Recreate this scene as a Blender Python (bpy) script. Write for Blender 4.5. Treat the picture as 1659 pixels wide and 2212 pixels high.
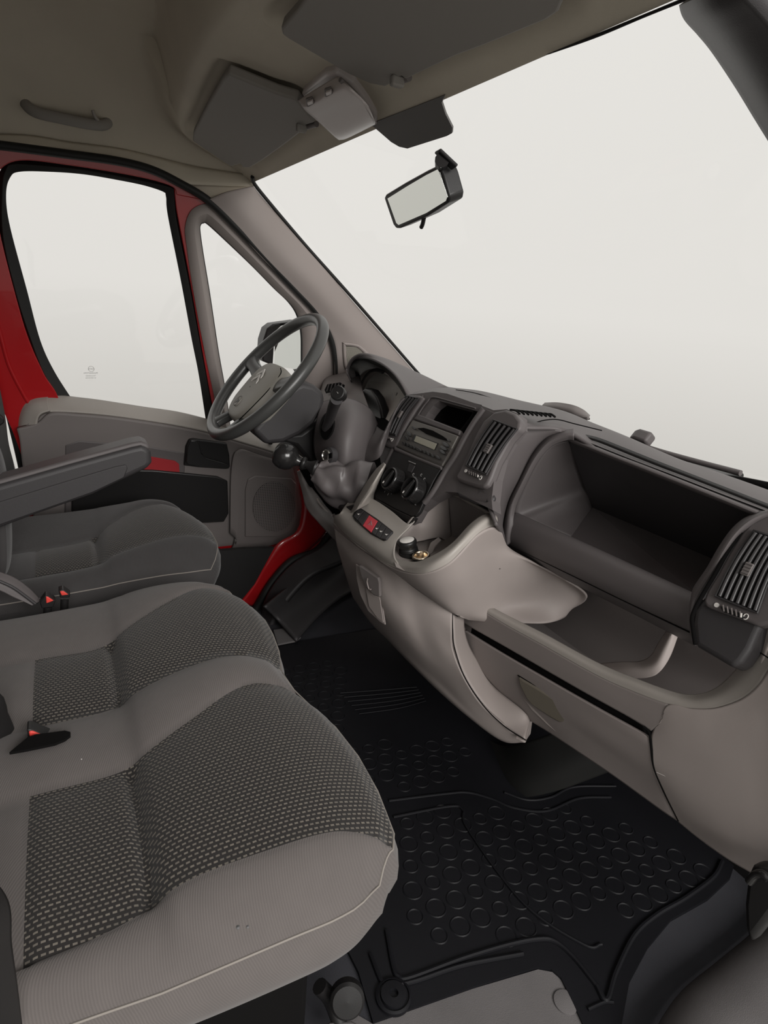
import bpy, bmesh, math, random
from mathutils import Vector, Matrix
random.seed(7)
for o in list(bpy.data.objects): bpy.data.objects.remove(o)
SC = bpy.context.scene
COL = SC.collection
# ---------------------------------------------------------------- camera
W_, H_, F_ = 1659.0, 2212.0, 1350.0
CAM = Vector((0.0, -1.2, 1.1))
RX = Vector((0.89169805, 0.07414984, -0.44651584))
RY = Vector((-0.44504319, 0.32349908, -0.83503587))
RZ = Vector((0.08252969, 0.94331869, 0.32146338))
R3 = Matrix((RX, RY, RZ))
cd = bpy.data.cameras.new('camera'); cam = bpy.data.objects.new('camera', cd); COL.objects.link(cam)
cam.matrix_world = Matrix.Translation(CAM) @ R3.to_4x4()
cd.sensor_fit = 'VERTICAL'; cd.sensor_height = 24.0; cd.lens = F_ / H_ * 24.0; cd.clip_start = 0.02; cd.clip_end = 200
SC.camera = cam
# ---------------------------------------------------------------- world (plain white studio all round the van)
wd = bpy.data.worlds.new('studio'); SC.world = wd; wd.use_nodes = True
nt = wd.node_tree; nt.nodes.clear()
out = nt.nodes.new('ShaderNodeOutputWorld'); bg = nt.nodes.new('ShaderNodeBackground')
tc = nt.nodes.new('ShaderNodeTexCoord'); sx = nt.nodes.new('ShaderNodeSeparateXYZ'); mr = nt.nodes.new('ShaderNodeMapRange')
cr = nt.nodes.new('ShaderNodeValToRGB')
nt.links.new(tc.outputs['Generated'], sx.inputs[0]); nt.links.new(sx.outputs['Z'], mr.inputs['Value'])
mr.inputs['From Min'].default_value = -0.6; mr.inputs['From Max'].default_value = 0.7
nt.links.new(mr.outputs[0], cr.inputs[0])
e = cr.color_ramp.elements
e[0].position = 0.0; e[0].color = (0.55, 0.53, 0.49, 1)
e[1].position = 1.0; e[1].color = (0.84, 0.825, 0.785, 1)
q = cr.color_ramp.elements.new(0.30); q.color = (0.62, 0.60, 0.56, 1)
q = cr.color_ramp.elements.new(0.46); q.color = (0.78, 0.76, 0.72, 1)
# the hall is lit in front of the van and gloomier behind the open passenger door
vm = nt.nodes.new('ShaderNodeVectorMath'); vm.operation = 'DOT_PRODUCT'; vm.inputs[1].default_value = (0.8, 1.0, 0.0)
m2 = nt.nodes.new('ShaderNodeMapRange'); m2.inputs['From Min'].default_value = -0.7; m2.inputs['From Max'].default_value = 0.15
m2.inputs['To Min'].default_value = 0.72; m2.inputs['To Max'].default_value = 1.0
nt.links.new(tc.outputs['Generated'], vm.inputs[0]); nt.links.new(vm.outputs['Value'], m2.inputs['Value'])
mu = nt.nodes.new('ShaderNodeMixRGB'); mu.blend_type = 'MULTIPLY'; mu.inputs[0].default_value = 1.0
nt.links.new(cr.outputs[0], mu.inputs[1]); nt.links.new(m2.outputs[0], mu.inputs[2]); nt.links.new(mu.outputs[0], bg.inputs['Color']); bg.inputs['Strength'].default_value = 1.0
nt.links.new(bg.outputs[0], out.inputs['Surface'])
def area(name, loc, target, sx_, sy_, power, color):
    l = bpy.data.lights.new(name, 'AREA'); l.shape = 'RECTANGLE'; l.size = sx_; l.size_y = sy_; l.energy = power; l.color = color
    o = bpy.data.objects.new(name, l); COL.objects.link(o); o.location = loc
    o.rotation_euler = (Vector(target) - Vector(loc)).to_track_quat('-Z', 'Y').to_euler()
    return o
area('studio_lamp', (0.7, -3.4, 2.0), (0.6, 0.0, 0.6), 2.2, 1.4, 125, (1.0, 0.975, 0.95))
vs = SC.view_settings
SC.display_settings.display_device = 'sRGB'
vs.view_transform = 'Standard'; vs.look = 'None'; vs.gamma = 1.0; vs.use_curve_mapping = False; vs.exposure = 0.0

# ---------------------------------------------------------------- geometry helpers
def ray(u, v):
    return R3 @ Vector(((u - 829.5) / F_, (1106.0 - v) / F_, -1.0))
def X(u, v, x): r = ray(u, v); return CAM + r * ((x - CAM.x) / r.x)
def Y(u, v, y): r = ray(u, v); return CAM + r * ((y - CAM.y) / r.y)
def Z(u, v, z): r = ray(u, v); return CAM + r * ((z - CAM.z) / r.z)
class Plane:
    def __init__(s, n, d): s.n = Vector(n); s.d = d
    def __call__(s, u, v):
        r = ray(u, v); return CAM + r * ((s.d - s.n.dot(CAM)) / s.n.dot(r))
    def off(s, k): return Plane(s.n, s.d + k * s.n.length)
def plane3(a, b, c):
    n = (Vector(b) - Vector(a)).cross(Vector(c) - Vector(a)).normalized(); return Plane(n, n.dot(Vector(a)))
def on(S, pts): return [S(u, v) for u, v in pts]
def cr1(p0, p1, p2, p3, t):
    return 0.5 * ((2 * p1) + (p2 - p0) * t + (2 * p0 - 5 * p1 + 4 * p2 - p3) * t * t + (3 * p1 - p0 - 3 * p2 + p3) * t ** 3)
def spline(pts, n, closed=False):
    """Catmull-Rom through pts, n samples"""
    P = [Vector(p) for p in pts]; m = len(P); o = []
    segs = m if closed else m - 1
    cnt = n if closed else n - 1
    for i in range(n):
        s = i * segs / cnt; k = min(int(s), segs - 1); t = s - k
        g = (lambda j: P[j % m]) if closed else (lambda j: P[j] if 0 <= j < m else (P[0] * 2 - P[1] if j < 0 else P[-1] * 2 - P[-2]))
        o.append(cr1(g(k - 1), g(k), g(k + 1), g(k + 2), t))
    return o
def mesh(name, verts, faces, mat, parent=None, smooth=True, mats=None, fm=None):
    me = bpy.data.meshes.new(name); me.from_pydata([tuple(v) for v in verts], [], faces)
    for m in (mats or [mat]): me.materials.append(m)
    if fm:
        for p, k in zip(me.polygons, fm): p.material_index = k
    bm = bmesh.new(); bm.from_mesh(me); bmesh.ops.recalc_face_normals(bm, faces=bm.faces); bm.to_mesh(me); bm.free()
    if smooth:
        me.polygons.foreach_set('use_smooth', [True] * len(me.polygons)); me.set_sharp_from_angle(angle=math.radians(42))
    o = bpy.data.objects.new(name, me); COL.objects.link(o)
    if parent is not None: o.parent = parent
    return o
def bevel(o, w, seg=2, angle=35):
    m = o.modifiers.new('b', 'BEVEL'); m.width = w; m.segments = seg; m.limit_method = 'ANGLE'; m.angle_limit = math.radians(angle)
    w_ = o.modifiers.new('w', 'WEIGHTED_NORMAL'); w_.keep_sharp = True
    return o
def grid(name, rows, mat, parent=None, nu=None, nv=None, thick=0.0, closed=False):
    """rows: lists of 3D points; smooth sheet through them"""
    nu = nu or max(12, 6 * len(rows[0])); nv = nv or max(10, 6 * len(rows))
    rr = [spline(r, nu, closed) for r in rows]
    cols = [spline([r[i] for r in rr], nv) if len(rows) > 1 else [r[i] for r in rr] for i in range(nu)]
    V = [cols[i][j] for j in range(nv) for i in range(nu)]
    Fs = []
    for j in range(nv - 1):
        for i in range(nu if closed else nu - 1):
            a = j * nu + i; b = j * nu + (i + 1) % nu
            Fs.append((a, b, b + nu, a + nu))
    o = mesh(name, V, Fs, mat, parent)
    if thick:
        m = o.modifiers.new('s', 'SOLIDIFY'); m.thickness = abs(thick); m.offset = 0 if thick > 0 else -1
    return o
def prism(name, pts, thick, mat, parent=None, bev=0.0, seg=2, away=True, smooth=True):
    """closed outline -> solid, extruded away from the camera by thick"""
    P = [Vector(p) for p in pts]; c = sum(P, Vector()) / len(P)
    n = Vector()
    for i in range(len(P)): n += (P[i] - c).cross(P[(i + 1) % len(P)] - c)
    n.normalize()
    if n.dot(c - CAM) < 0: n = -n
    if not away: n = -n
    k = len(P); V = P + [p + n * thick for p in P]
    Fs = [tuple(range(k)), tuple(range(2 * k - 1, k - 1, -1))] + [(i, (i + 1) % k, k + (i + 1) % k, k + i) for i in range(k)]
    o = mesh(name, V, Fs, mat, parent, smooth=bool(bev) and smooth)
    if bev: bevel(o, bev, seg)
    return o
def ring(name, A, B, thick, mat, parent=None, n=None, bev=0.0, closed=False, sm=True):
    """band between outlines A and B (matching points), solid"""
    n = n or len(A) * 5
    a = spline(A, n, closed) if sm else [Vector(p) for p in A]; b = spline(B, n, closed) if sm else [Vector(p) for p in B]
    n = len(a)
    V = a + b; Fs = [(i, (i + 1) % n, n + (i + 1) % n, n + i) for i in range(n if closed else n - 1)]
    o = mesh(name, V, Fs, mat, parent)
    m = o.modifiers.new('s', 'SOLIDIFY'); m.thickness = thick; m.offset = 0; m.use_even_offset = False
    if bev: bevel(o, bev, 2)
    return o
def tube(name, pts, r, mat, parent=None, n=None, closed=False, seg=12, sm=True, radii=None, flat=1.0, cap=True):
    n = n or len(pts) * 6
    P = spline(pts, n, closed) if sm else [Vector(p) for p in pts]
    n = len(P); V = []; Fs = []
    up = None
    for i in range(n):
        a = P[(i - 1) % n] if (closed or i) else P[0]; b = P[(i + 1) % n] if (closed or i < n - 1) else P[-1]
        t = (b - a).normalized()
        if up is None:
            up = t.orthogonal().normalized()
        up = (up - t * up.dot(t)).normalized(); s = t.cross(up)
        if radii:
            f = i / (n - 1) * (len(radii) - 1); k = min(int(f), len(radii) - 2); rr = radii[k] + (radii[k + 1] - radii[k]) * (f - k)
        else: rr = r
        for j in range(seg):
            th = 2 * math.pi * j / seg
            V.append(P[i] + up * math.cos(th) * rr + s * math.sin(th) * rr * flat)
    for i in range(n if closed else n - 1):
        for j in range(seg):
            a = i * seg + j; b = i * seg + (j + 1) % seg; c = ((i + 1) % n) * seg
            Fs.append((a, b, c + (j + 1) % seg, c + j))
    if not closed and cap:
        Fs.append(tuple(range(seg - 1, -1, -1))); Fs.append(tuple(range((n - 1) * seg, n * seg)))
    return mesh(name, V, Fs, mat, parent)
def lathe(name, base, axis, prof, mat, parent=None, seg=32, mats=None, pm=None, squash=None):
    """prof: (radius, height) list along axis"""
    ax = Vector(axis).normalized(); u = ax.orthogonal().normalized(); w = ax.cross(u); B = Vector(base); V = []; Fs = []; fm = []
    for r, h in prof:
        for j in range(seg):
            th = 2 * math.pi * j / seg; V.append(B + ax * h + (u * math.cos(th) + w * math.sin(th)) * max(r, 1e-5))
    for i in range(len(prof) - 1):
        for j in range(seg):
            Fs.append((i * seg + j, i * seg + (j + 1) % seg, (i + 1) * seg + (j + 1) % seg, (i + 1) * seg + j)); fm.append(pm[i] if pm else 0)
    return mesh(name, V, Fs, mat, parent, mats=mats, fm=fm if pm else None)
def box(name, c, s, mat, parent=None, bev=0.0, rot=None):
    c = Vector(c); V = []
    for x in (-.5, .5):
        for y in (-.5, .5):
            for z in (-.5, .5):
                v = Vector((x * s[0], y * s[1], z * s[2]))
                if rot is not None: v = rot @ v
                V.append(c + v)
    Fs = [(0, 1, 3, 2), (4, 6, 7, 5), (0, 4, 5, 1), (2, 3, 7, 6), (0, 2, 6, 4), (1, 5, 7, 3)]
    o = mesh(name, V, Fs, mat, parent, smooth=bool(bev))
    if bev: bevel(o, bev, 2)
    return o
def cut(o, cutter):
    for ob in (o, cutter):
        bm = bmesh.new(); bm.from_mesh(ob.data); bmesh.ops.recalc_face_normals(bm, faces=bm.faces); bm.to_mesh(ob.data); bm.free()
    m = o.modifiers.new('cut', 'BOOLEAN'); m.operation = 'DIFFERENCE'; m.object = cutter; m.solver = 'EXACT'
    while o.modifiers[0] != m: o.modifiers.move(len(o.modifiers) - 1, 0) if False else o.modifiers.move(list(o.modifiers).index(m), 0)
    others = [x for x in o.modifiers if x != m]
    vis = [x.show_viewport for x in others]
    for x in others: x.show_viewport = False
    bpy.context.view_layer.update()
    dg = bpy.context.evaluated_depsgraph_get()
    nm = bpy.data.meshes.new_from_object(o.evaluated_get(dg))
    o.modifiers.remove(m)
    for x, s in zip(others, vis): x.show_viewport = s
    o.data = nm; bpy.data.objects.remove(cutter)
def thing(name, label, cat, loc=(0, 0, 0), group=None):
    o = bpy.data.objects.new(name, None); COL.objects.link(o); o.empty_display_size = 0.05
    o['label'] = label; o['category'] = cat
    if group: o['group'] = group
    o.location = loc
    return o
def fin(root):
    """keep world positions of children when the root is not at the origin"""
    L = Vector(root.location)
    if L.length < 1e-9: return
    for ch in root.children:
        if ch.type == 'MESH' and ch.data.users == 1: ch.data.transform(Matrix.Translation(-L))
        else: ch.location = Vector(ch.location) - L
        for g in ch.children:
            if g.type == 'MESH' and g.data.users == 1: g.data.transform(Matrix.Translation(-L))
            else: g.location = Vector(g.location) - L
            if ch.type != 'MESH' or ch.data.users != 1: g.location = g.location + L * 0
def tag(o, label=None, cat=None, group=None, kind=None):
    if label: o['label'] = label
    if cat: o['category'] = cat
    if group: o['group'] = group
    if kind: o['kind'] = kind
    return o
def S_(o): o['kind'] = 'structure'; return o

# ---------------------------------------------------------------- materials
def srgb(c): return tuple(((x / 255) / 12.92 if x / 255 <= 0.04045 else ((x / 255 + 0.055) / 1.055) ** 2.4) for x in c)
def mat(name, col, rough=0.6, grain=0.0, gscale=1500.0, metal=0.0, spec=0.5, vary=0.0, coat=0.0):
    m = bpy.data.materials.new(name); m.use_nodes = True; N = m.node_tree.nodes; L = m.node_tree.links
    b = N['Principled BSDF']; b.inputs['Base Color'].default_value = (*col, 1); b.inputs['Roughness'].default_value = rough
    b.inputs['Metallic'].default_value = metal; b.inputs['Specular IOR Level'].default_value = spec; b.inputs['Coat Weight'].default_value = coat
    t = N.new('ShaderNodeTexCoord')
    if vary:
        n = N.new('ShaderNodeTexNoise'); n.inputs['Scale'].default_value = 9; n.inputs['Detail'].default_value = 6
        L.new(t.outputs['Object'], n.inputs['Vector'])
        h = N.new('ShaderNodeMixRGB'); h.inputs[1].default_value = (*[c * (1 - vary) for c in col], 1); h.inputs[2].default_value = (*[min(1, c * (1 + vary)) for c in col], 1)
        L.new(n.outputs['Fac'], h.inputs[0]); L.new(h.outputs[0], b.inputs['Base Color'])
    if grain:
        n = N.new('ShaderNodeTexNoise'); n.inputs['Scale'].default_value = gscale; n.inputs['Detail'].default_value = 2
        L.new(t.outputs['Object'], n.inputs['Vector'])
        bp = N.new('ShaderNodeBump'); bp.inputs['Strength'].default_value = grain; bp.inputs['Distance'].default_value = 0.0006
        L.new(n.outputs['Fac'], bp.inputs['Height']); L.new(bp.outputs[0], b.inputs['Normal'])
    return m
M = {}
M['light'] = mat('grey_plastic', srgb((152, 143, 139)), 0.55, 0.35, 1600, spec=0.4, vary=0.03)
M['light2'] = mat('worn_grey_plastic', srgb((150, 144, 138)), 0.45, 0.3, 1600, spec=0.5, vary=0.04)
M['glove_shaded'] = mat('grey_plastic_shaded', srgb((130, 122, 119)), 0.55, 0.35, 1500, spec=0.4, vary=0.03)  # light grey plastic with the glovebox's weaker light painted in
M['mid'] = mat('mid_grey_plastic', srgb((112, 106, 104)), 0.55, 0.35, 1500, spec=0.4, vary=0.03)
M['dark'] = mat('dark_grey_plastic', srgb((88, 83, 83)), 0.5, 0.4, 1300, spec=0.4)
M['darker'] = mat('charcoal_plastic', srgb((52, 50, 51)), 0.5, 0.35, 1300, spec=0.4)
M['black'] = mat('black_plastic', srgb((30, 29, 29)), 0.4, 0.15, 900, spec=0.4)
M['gloss'] = mat('glossy_black_plastic', srgb((34, 33, 33)), 0.18, 0, spec=0.5)
M['rubber'] = mat('black_rubber', srgb((30, 30, 29)), 0.6, 0.2, 800, spec=0.35)
M['matrub'] = mat('mat_rubber', srgb((22, 22, 25)), 0.5, 0.3, 700, spec=0.2, vary=0.2)
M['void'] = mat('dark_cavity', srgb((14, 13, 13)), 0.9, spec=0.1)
M['red'] = mat('red_paint', srgb((168, 26, 30)), 0.25, 0, spec=0.5, coat=0.6)
M['redtrim'] = mat('red_fabric_trim', srgb((150, 30, 36)), 0.7)
M['redbtn'] = mat('red_button', srgb((190, 62, 72)), 0.5)
M['headliner'] = mat('headliner_fabric', srgb((198, 190, 175)), 0.95, 0.6, 1100, spec=0.1, vary=0.08)
M['visor'] = mat('visor_vinyl', srgb((140, 136, 131)), 0.7, 0.3, 1100, spec=0.3)
M['lamp'] = mat('lamp_plastic', srgb((196, 188, 186)), 0.35, 0.05, 600, spec=0.5)
M['metal'] = mat('steel', (0.6, 0.58, 0.55), 0.25, metal=1.0)
M['brass'] = mat('brass_socket', srgb((226, 208, 184)), 0.22, metal=1.0)
M['mirror'] = mat('mirror_glass', (0.86, 0.88, 0.85), 0.02, metal=1.0)
M['silver'] = mat('silver_print', srgb((214, 210, 205)), 0.4)
M['print'] = mat('grey_print', srgb((168, 166, 164)), 0.5)
M['radio'] = mat('radio_plastic', srgb((96, 92, 87)), 0.4, 0.1)
M['radio2'] = mat('radio_field_plastic', srgb((76, 72, 69)), 0.4, 0.1)
M['olive'] = mat('olive_grey_plastic', srgb((98, 92, 82)), 0.5, 0.3)
M['lcd'] = mat('lcd_panel', srgb((150, 146, 130)), 0.25)
M['belt'] = mat('belt_webbing', srgb((70, 69, 68)), 0.6, 0.6, 2500)
M['leather'] = mat('soft_leatherette', srgb((88, 83, 83)), 0.38, 0.35, 900, spec=0.5)
M['wheelm'] = mat('wheel_polyurethane', srgb((66, 66, 65)), 0.30, 0.25, 1200, spec=0.5)
M['airbag'] = mat('airbag_plastic', srgb((150, 146, 138)), 0.5, 0.3, 1500)
M['carpet'] = mat('dark_carpet', srgb((58, 58, 62)), 0.95, 0.9, 900, spec=0.1, vary=0.15)
M['greycarpet'] = mat('grey_carpet', srgb((100, 97, 97)), 0.95, 0.9, 900, spec=0.1, vary=0.2)
M['thread'] = mat('seam_thread', srgb((128, 122, 116)), 0.8)
M['slat'] = mat('vent_slat_plastic', srgb((58, 56, 57)), 0.35, spec=0.5)
M['white'] = mat('white_trim', srgb((190, 186, 184)), 0.5)
M['buckle'] = mat('buckle_red', srgb((215, 70, 62)), 0.35, spec=0.5)
M['frit'] = mat('black_frit', srgb((20, 20, 20)), 0.3)
M['gfrit'] = mat('grey_sensor_patch', srgb((96, 94, 92)), 0.6)
def glass(name, refl, tint=(1, 1, 1)):
    m = bpy.data.materials.new(name); m.use_nodes = True; N = m.node_tree.nodes; L = m.node_tree.links; N.clear()
    o = N.new('ShaderNodeOutputMaterial'); t = N.new('ShaderNodeBsdfTransparent'); g = N.new('ShaderNodeBsdfGlossy'); mx = N.new('ShaderNodeMixShader')
    t.inputs['Color'].default_value = (*tint, 1); g.inputs['Roughness'].default_value = 0.02; mx.inputs[0].default_value = refl
    L.new(t.outputs[0], mx.inputs[1]); L.new(g.outputs[0], mx.inputs[2]); L.new(mx.outputs[0], o.inputs['Surface'])
    return m
M['glass'] = glass('window_glass', 0.03)
M['lens'] = glass('cluster_lens', 0.5, (0.6, 0.6, 0.6))
def fabric(name, kind):
    m = bpy.data.materials.new(name); m.use_nodes = True; N = m.node_tree.nodes; L = m.node_tree.links
    b = N['Principled BSDF']; b.inputs['Roughness'].default_value = 0.92; b.inputs['Specular IOR Level'].default_value = 0.15
    b.inputs['Sheen Weight'].default_value = 0.15
    t = N.new('ShaderNodeTexCoord'); mp = N.new('ShaderNodeMapping'); L.new(t.outputs['Object'], mp.inputs['Vector'])
    bp = N.new('ShaderNodeBump'); bp.inputs['Distance'].default_value = 0.001
    if kind == 'weave' or kind == 'weave_shaded':
        br = N.new('ShaderNodeTexBrick'); L.new(mp.outputs[0], br.inputs['Vector'])
        mp.inputs['Location'].default_value = (3, 3, 0)
        br.offset = 0.5; br.inputs['Scale'].default_value = 1.0
        mp.inputs['Scale'].default_value = (1.46, 1, 1); br.inputs['Brick Width'].default_value = 0.01036; br.inputs['Row Height'].default_value = 0.0062
        br.inputs['Mortar Size'].default_value = 0.0022; br.inputs['Mortar Smooth'].default_value = 0.25
        k = 1.0 if kind == 'weave' else 0.75  # driver seat weave: the weaker light there is put into its colours
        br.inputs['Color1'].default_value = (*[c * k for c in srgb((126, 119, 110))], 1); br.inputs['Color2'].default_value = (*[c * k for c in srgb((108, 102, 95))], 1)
        br.inputs['Mortar'].default_value = (*srgb((46, 43, 42)), 1)
        w = N.new('ShaderNodeTexWave'); w.bands_direction = 'X'; w.inputs['Scale'].default_value = 180; L.new(mp.outputs[0], w.inputs['Vector'])
        mx = N.new('ShaderNodeMixRGB'); mx.blend_type = 'MULTIPLY'; mx.inputs[0].default_value = 0.55
        L.new(br.outputs['Color'], mx.inputs[1]); L.new(w.outputs['Color'], mx.inputs[2]); L.new(mx.outputs[0], b.inputs['Base Color'])
        bp.inputs['Strength'].default_value = 0.5; L.new(br.outputs['Fac'], bp.inputs['Height']); bp.invert = True
    else:
        c = {'plain': (92, 87, 85), 'side': (92, 87, 85), 'plain_shaded': (62, 60, 60)}[kind]
        mp.inputs['Rotation'].default_value = (0.5, 0.3, 0.6)
        w = N.new('ShaderNodeTexWave'); w.inputs['Scale'].default_value = 130; w.inputs['Distortion'].default_value = 0.4; L.new(mp.outputs[0], w.inputs['Vector'])
        n = N.new('ShaderNodeTexNoise'); n.inputs['Scale'].default_value = 30; n.inputs['Detail'].default_value = 8; L.new(t.outputs['Object'], n.inputs['Vector'])
        mx = N.new('ShaderNodeMixRGB'); mx.inputs[1].default_value = (*[x * .85 for x in srgb(c)], 1); mx.inputs[2].default_value = (*[x * 1.15 for x in srgb(c)], 1)
        ad = N.new('ShaderNodeMixRGB'); ad.inputs[0].default_value = 0.6; L.new(w.outputs['Color'], ad.inputs[1]); L.new(n.outputs['Fac'], ad.inputs[2])
        L.new(ad.outputs[0], mx.inputs[0]); L.new(mx.outputs[0], b.inputs['Base Color'])
        bp.inputs['Strength'].default_value = 0.25; L.new(w.outputs['Fac'], bp.inputs['Height'])
    L.new(bp.outputs[0], b.inputs['Normal'])
    return m
M['weave'] = fabric('dotted_weave_fabric', 'weave'); M['weave_shaded'] = fabric('dotted_weave_fabric_shaded', 'weave_shaded')
M['plain'] = fabric('twill_fabric', 'plain'); M['plain_shaded'] = fabric('twill_fabric_shaded', 'plain_shaded'); M['side'] = fabric('side_fabric', 'side')  # driver seat twill is a darker copy with the shade painted in
def perforated(name, col, scale, dark):
    m = mat(name, col, 0.6, 0); N = m.node_tree.nodes; L = m.node_tree.links; b = N['Principled BSDF']
    t = N.new('ShaderNodeTexCoord'); br = N.new('ShaderNodeTexBrick'); mp = N.new('ShaderNodeMapping'); mp.inputs['Rotation'].default_value = (math.pi / 2, 0, 0); mp.inputs['Location'].default_value = (5, 5, 5)
    L.new(t.outputs['Object'], mp.inputs['Vector']); L.new(mp.outputs[0], br.inputs['Vector'])
    br.offset = 0; br.inputs['Scale'].default_value = 1; br.inputs['Brick Width'].default_value = scale; br.inputs['Row Height'].default_value = scale
    br.inputs['Mortar Size'].default_value = scale * 0.27; br.inputs['Mortar Smooth'].default_value = 0.1
    br.inputs['Color1'].default_value = (*dark, 1); br.inputs['Color2'].default_value = (*dark, 1); br.inputs['Mortar'].default_value = (*col, 1)
    L.new(br.outputs['Color'], b.inputs['Base Color'])
    return m
M['perf'] = perforated('perforated_plastic', srgb((112, 106, 104)), 0.0065, srgb((12, 12, 12)))
M['perf2'] = perforated('pillar_grille', srgb((140, 136, 126)), 0.003, srgb((80, 78, 72)))
def text(name, s, loc, xdir, ydir, size, m, parent):
    c = bpy.data.curves.new(name, 'FONT'); c.body = s; c.size = size; c.extrude = 0.0002; c.align_x = 'CENTER'; c.align_y = 'CENTER'
    c.materials.append(m)
    o0 = bpy.data.objects.new(name, c); COL.objects.link(o0); bpy.context.view_layer.update()
    me = bpy.data.meshes.new_from_object(o0.evaluated_get(bpy.context.evaluated_depsgraph_get()))
    bpy.data.objects.remove(o0)
    o = bpy.data.objects.new(name, me); COL.objects.link(o); o.parent = parent
    x = Vector(xdir).normalized(); y = Vector(ydir); y = (y - x * y.dot(x)).normalized(); z = x.cross(y)
    o.matrix_world = Matrix.Translation(Vector(loc)) @ Matrix((x, y, z)).transposed().to_4x4()
    return o
# ================================================================ SHELL OF THE CAB
DOOR = Plane((0, 1, 0.1724), 1.006)
WS = Plane((0.523, 0, 0.63), 1.1485)
V = Vector
# floor
o = S_(mesh('floor', [(-.80, -.86, 0), (1.25, -.86, 0), (1.25, .88, 0), (-.80, .88, 0), (-.80, -.86, -.02), (1.25, -.86, -.02), (1.25, .88, -.02), (-.80, .88, -.02)],
     [(0, 1, 2, 3), (7, 6, 5, 4), (0, 4, 5, 1), (1, 5, 6, 2), (2, 6, 7, 3), (3, 7, 4, 0)], M['carpet'], smooth=False))
# rear wall and front bulkhead, lower side wall
S_(box('wall_rear', (-.78, 0.02, .80), (.04, 1.74, 1.9), M['mid']))
S_(box('wall_front', (1.24, 0.0, .38), (.04, 1.78, .86), M['black']))
# headliner: height field. A console pad carries the visors; behind its rounded edge the roof is higher.
HPd = lambda x: 1.553 - .3 * x
def poly_sd(P, x, y):
    d = 1e9; ins = False; n = len(P)
    for i in range(n):
        ax, ay = P[i]; bx, by = P[(i + 1) % n]
        ex, ey = bx - ax, by - ay; t = max(0, min(1, ((x - ax) * ex + (y - ay) * ey) / (ex * ex + ey * ey + 1e-12)))
        d = min(d, math.hypot(x - ax - ex * t, y - ay - ey * t))
        if (ay > y) != (by > y) and x < (bx - ax) * (y - ay) / (by - ay) + ax: ins = not ins
    return -d if ins else d
HP = Plane((.3, 0, 1), 1.553)
VIS_D = [(492, 160), (545, 182), (597, 203), (640, 216), (660, 240), (680, 266), (660, 272), (655, 283), (610, 317), (566, 348), (540, 363), (524, 362), (519, 355), (505, 359), (498, 360), (450, 328), (416, 305), (417, 288), (452, 220), (480, 172)]
VIS_P = [(700, -60), (640, 25), (607, 62), (609, 74), (622, 84), (690, 124), (752, 160), (800, 182), (833, 188), (850, 180), (852, 170), (868, 166), (876, 173), (985, 122), (1050, 98), (1180, 45), (1205, 28), (1215, 5), (1260, -60)]
POLS = [[(p.x, p.y) for p in on(HP.off(-.012), q)] for q in (VIS_D, VIS_P)]
EDGE = [(0, .245), (.2, .253), (.40, .272), (.52, .284), (.60, .298), (.66, .318), (.70, .345), (.725, .385), (.742, .44), (.752, .54)]
def edge_x(y):
    y = abs(y)
    for (a, b), (c, d) in zip(EDGE, EDGE[1:]):
        if y <= c: return b + (d - b) * (y - a) / (c - a)
    return .54 + (y - .752) * 4
def head_z(x, y):
    zc = HPd(x)
    if x > .47: zc -= (x - .47) ** 2 * 3.4
    best = 9
    if 0.1 < x < .56:
        for P in POLS:
            d = poly_sd(P, x, y); best = min(best, d)
        t = max(0, min(1, (.030 - best) / .028)); zc += .014 * t * t * (3 - 2 * t)
    e = max(0.0, (abs(y) - 0.50) / 0.30); zr = 1.625 - .28 * min(1, e) ** 1.7
    d = (edge_x(y) - x)
    if abs(y) > .55: d = min(abs(d), 9) * (1 if d > 0 else -1) * (.55 if d > 0 else .8)
    t = max(0.0, min(1.0, (d + .008) / 0.055)); t = t * t * (3 - 2 * t)
    lift = .004 * math.exp(-((d + .03) / .03) ** 2)
    return zc * (1 - t) + max(zr, 1.335) * t - lift
nx, ny = 230, 250; Vv = []; Fs = []
for top in (0, 1):
    for i in range(nx):
        for j in range(ny):
            x = -.72 + (.53 + .72) * i / (nx - 1); y = -.79 + 1.58 * j / (ny - 1)
            if x > .44 : y *= 1 - .035 * (x - .44) / .09
            Vv.append((x, y, head_z(x, y) + .03 * top))
for top in (0, 1):
    for i in range(nx - 1):
        for j in range(ny - 1):
            a = top * nx * ny + i * ny + j; Fs.append((a, a + 1, a + ny + 1, a + ny))
N_ = nx * ny
for i in range(nx - 1):
    for j in (0, ny - 1): a = i * ny + j; Fs.append((a, a + ny, a + ny + N_, a + N_))
for j in range(ny - 1):
    for i in (0, nx - 1): a = i * ny + j; Fs.append((a, a + 1, a + 1 + N_, a + N_))
S_(mesh('ceiling', Vv, Fs, M['headliner']))
# outer roof skin and passenger side rail keep outside light out
S_(box('trim_1', (-.10, 0, 1.69), (1.3, 1.7, .03), M['red']))
S_(box('trim_2', (-.14, -.81, 1.50), (1.2, .03, .33), M['headliner'], bev=.01))
# driver door corner filler of the headliner between roof edge and A-pillar trim
a = [(-60, 313), (60, 315), (145, 333), (253, 348), (325, 366), (385, 396), (456, 437)]
b = [(-60, 292), (60, 294), (150, 308), (260, 322), (345, 342), (430, 362), (552, 379)]
S_(grid('trim_5', [[DOOR.off(-.03)(*p) for p in a[:6]] + [Y(549, 402, .75)], [Y(u, v, y) for (u, v), y in zip(b, (.755, .755, .755, .755, .757, .76, .757))]], M['headliner'], nu=40, nv=6, thick=.006))
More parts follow.
